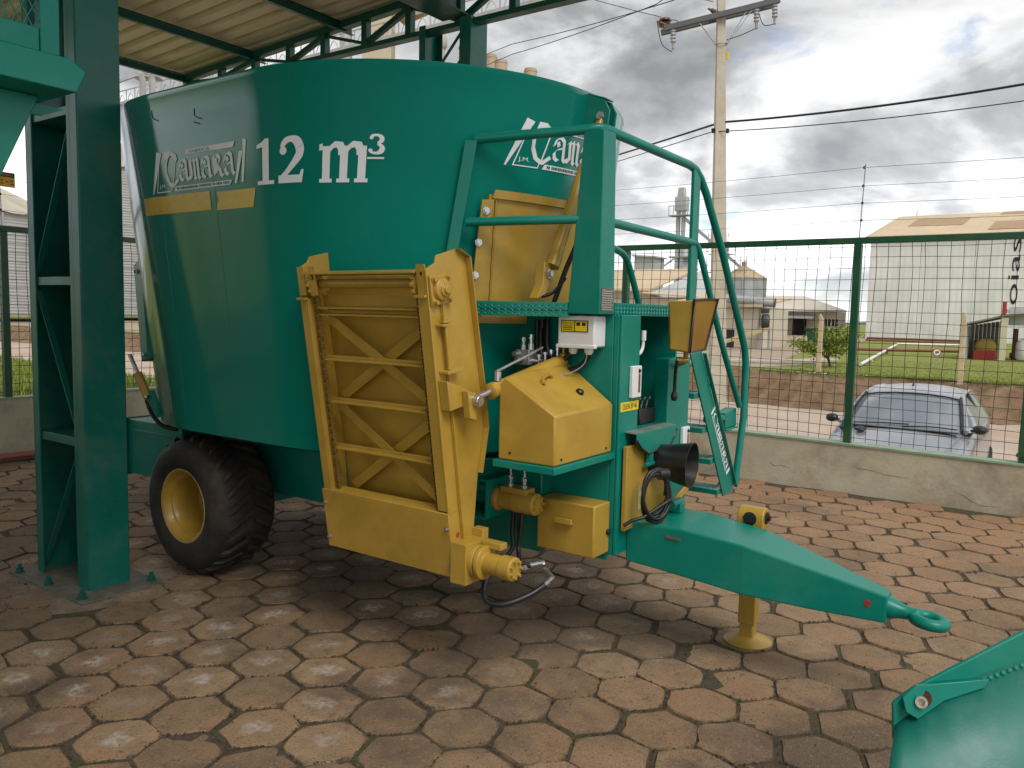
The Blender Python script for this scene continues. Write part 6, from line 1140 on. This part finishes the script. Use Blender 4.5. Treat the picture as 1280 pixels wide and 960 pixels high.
for i in range(nb+1):
    p = g0+gd_*(i/nb); c.beam(p, p+V((0, 0, 1.1)), .07, .07, up=(1, 0, 0))
    if i < nb: 
        q = g0+gd_*((i+.5)/nb); r2 = g0+gd_*((i+1)/nb)
        c.tube([p.lerp(r2, .12)+V((0, 0, .1)), q.lerp(p, .35)+V((0, 0, .62)), q+V((0, 0, .8)), q.lerp(r2, .35)+V((0, 0, .62)), p.lerp(r2, .88)+V((0, 0, .1))], .03, 5)
c.beam(g0+V((0, 0, 1.1)), g1+V((0, 0, 1.1)), .07, .07); c.build('handrail', 'bridge', cv, smooth=None)
for i in (2, 24): p = g0+gd_*(i/nb); c = MB(); c.beam((p.x, p.y, .5), p, .5, .5, up=(1, 0, 0)); c.build('support', 'bridge', cv)
ht = thing('silo_elevator', 'pale elevator head house on twin legs above the conveyor, upper left', 'tower', (-54.4, 30.8, .8))
for dx_ in (-.36, .36): p = V((-54.45+dx_*.82, 30.85+dx_*.57, 0)); c = MB(); c.box((p.x-.17, p.y-.17, .5), (p.x+.17, p.y+.17, 18.9)); c.build('leg', 'bridge', ht)
c = MB(); c.obox((-55.25, 30.35, 18.9), V((.82, .57, 0))*.95, V((-.57, .82, 0))*.9, V((0, 0, 1.05))); c.build('head', 'bridge', ht, bevel=.05); c = MB(); e_ = V((.82, .57, 0)); o_ = V((-55.4, 30.1, 18.75)); c.obox(o_, e_*2.0, V((-.57, .82, 0))*1.3, V((0, 0, .1)))
for k in range(7): c.beam(o_+e_*(.95+k*.17), o_+e_*(.95+k*.17)+V((0, 0, 1.0)), .03, .03, up=e_)
for z_ in (.5, 1.0): c.beam(o_+e_*.95+V((0, 0, z_)), o_+e_*2.0+V((0, 0, z_)), .04, .04)
c.build('platform', 'bridge', ht); c = MB(); c.beam((-55.0, 30.5, 18.9), (-59.5, 27.3, 16.9), .2, .2); c.build('spout', 'bridge', ht)
ct = thing('concrete_tower', 'square pale concrete tower seen through the roof truss', 'tower', (-39, 39.6, .5))
c = MB(); c.obox((-40.0, 38.9, .5), V((1.70, 1.2, 0)), V((-1.3, 1.8, 0)), V((0, 0, 27))); c.build('shaft', mat('tower_concrete', (.50, .42, .31), .9, var=.1, nscale=.6, coords='World'), ct, bevel=.05)
c = MB(); c.prism([(-37.8, 40.3, 22.6), (-35.6, 41.9, 23.6), (-36.6, 43.2, 23.9), (-38.6, 41.8, 22.8)], (0, 0, .8)); c.build('canopy', 'tanroof2', ct)
c = MB(); c.cyl((-41.3, 38.5, .5), (-41.3, 38.5, 23.2), .45, n=16); c.cyl((-41.3, 38.5, 23.2), (-41.3, 38.5, 23.4), .55, n=16); tag(c.build('riser_pipe', 'bridge', smooth=40), 'vertical pale riser pipe left of the concrete tower', 'pipe')
c = MB(); p = V((-35.9, 42.6, 0)); c.cyl((p.x, p.y, .5), (p.x, p.y, 20.9), .45, n=16); c.lathe((p.x, p.y, 20.9), (0, 0, 1), [(.5, 0), (.62, .15), (.62, .7), (.35, 1.35), (.1, 1.4)], 18); tag(c.build('vent_cowl', mat('cowl', (.46, .42, .37), .6, .2, var=.15), smooth=40), 'domed ventilator cowl peeping over the tub rim', 'ventilator')
for k, (x, y, z, r_) in enumerate(((-34.9, 44.9, 21.6, .75), (-33.4, 45.7, 20.9, .42), (-32.8, 46.1, 20.5, .50), (-30.9, 47.3, 19.9, .48))):
    c = MB(); c.cyl((x, y, .5), (x, y, z-.25), r_, n=18); c.cyl((x, y, z-.25), (x, y, z-.12), r_*1.06, n=18); c.cyl((x, y, z-.12), (x, y, z), r_*.96, n=18); tag(c.build('stone_stack', mat('stack_tan', (.42, .33, .24), .85, var=.15, nscale=1.5), smooth=40), ('broad tan stack partly behind the far canopy column', 'narrow tan stack just right of the canopy column', 'second tan stack right of the canopy column', 'lone tan stack farthest right above the tub rim')[k], 'stack', 'tan stacks above the tub rim')
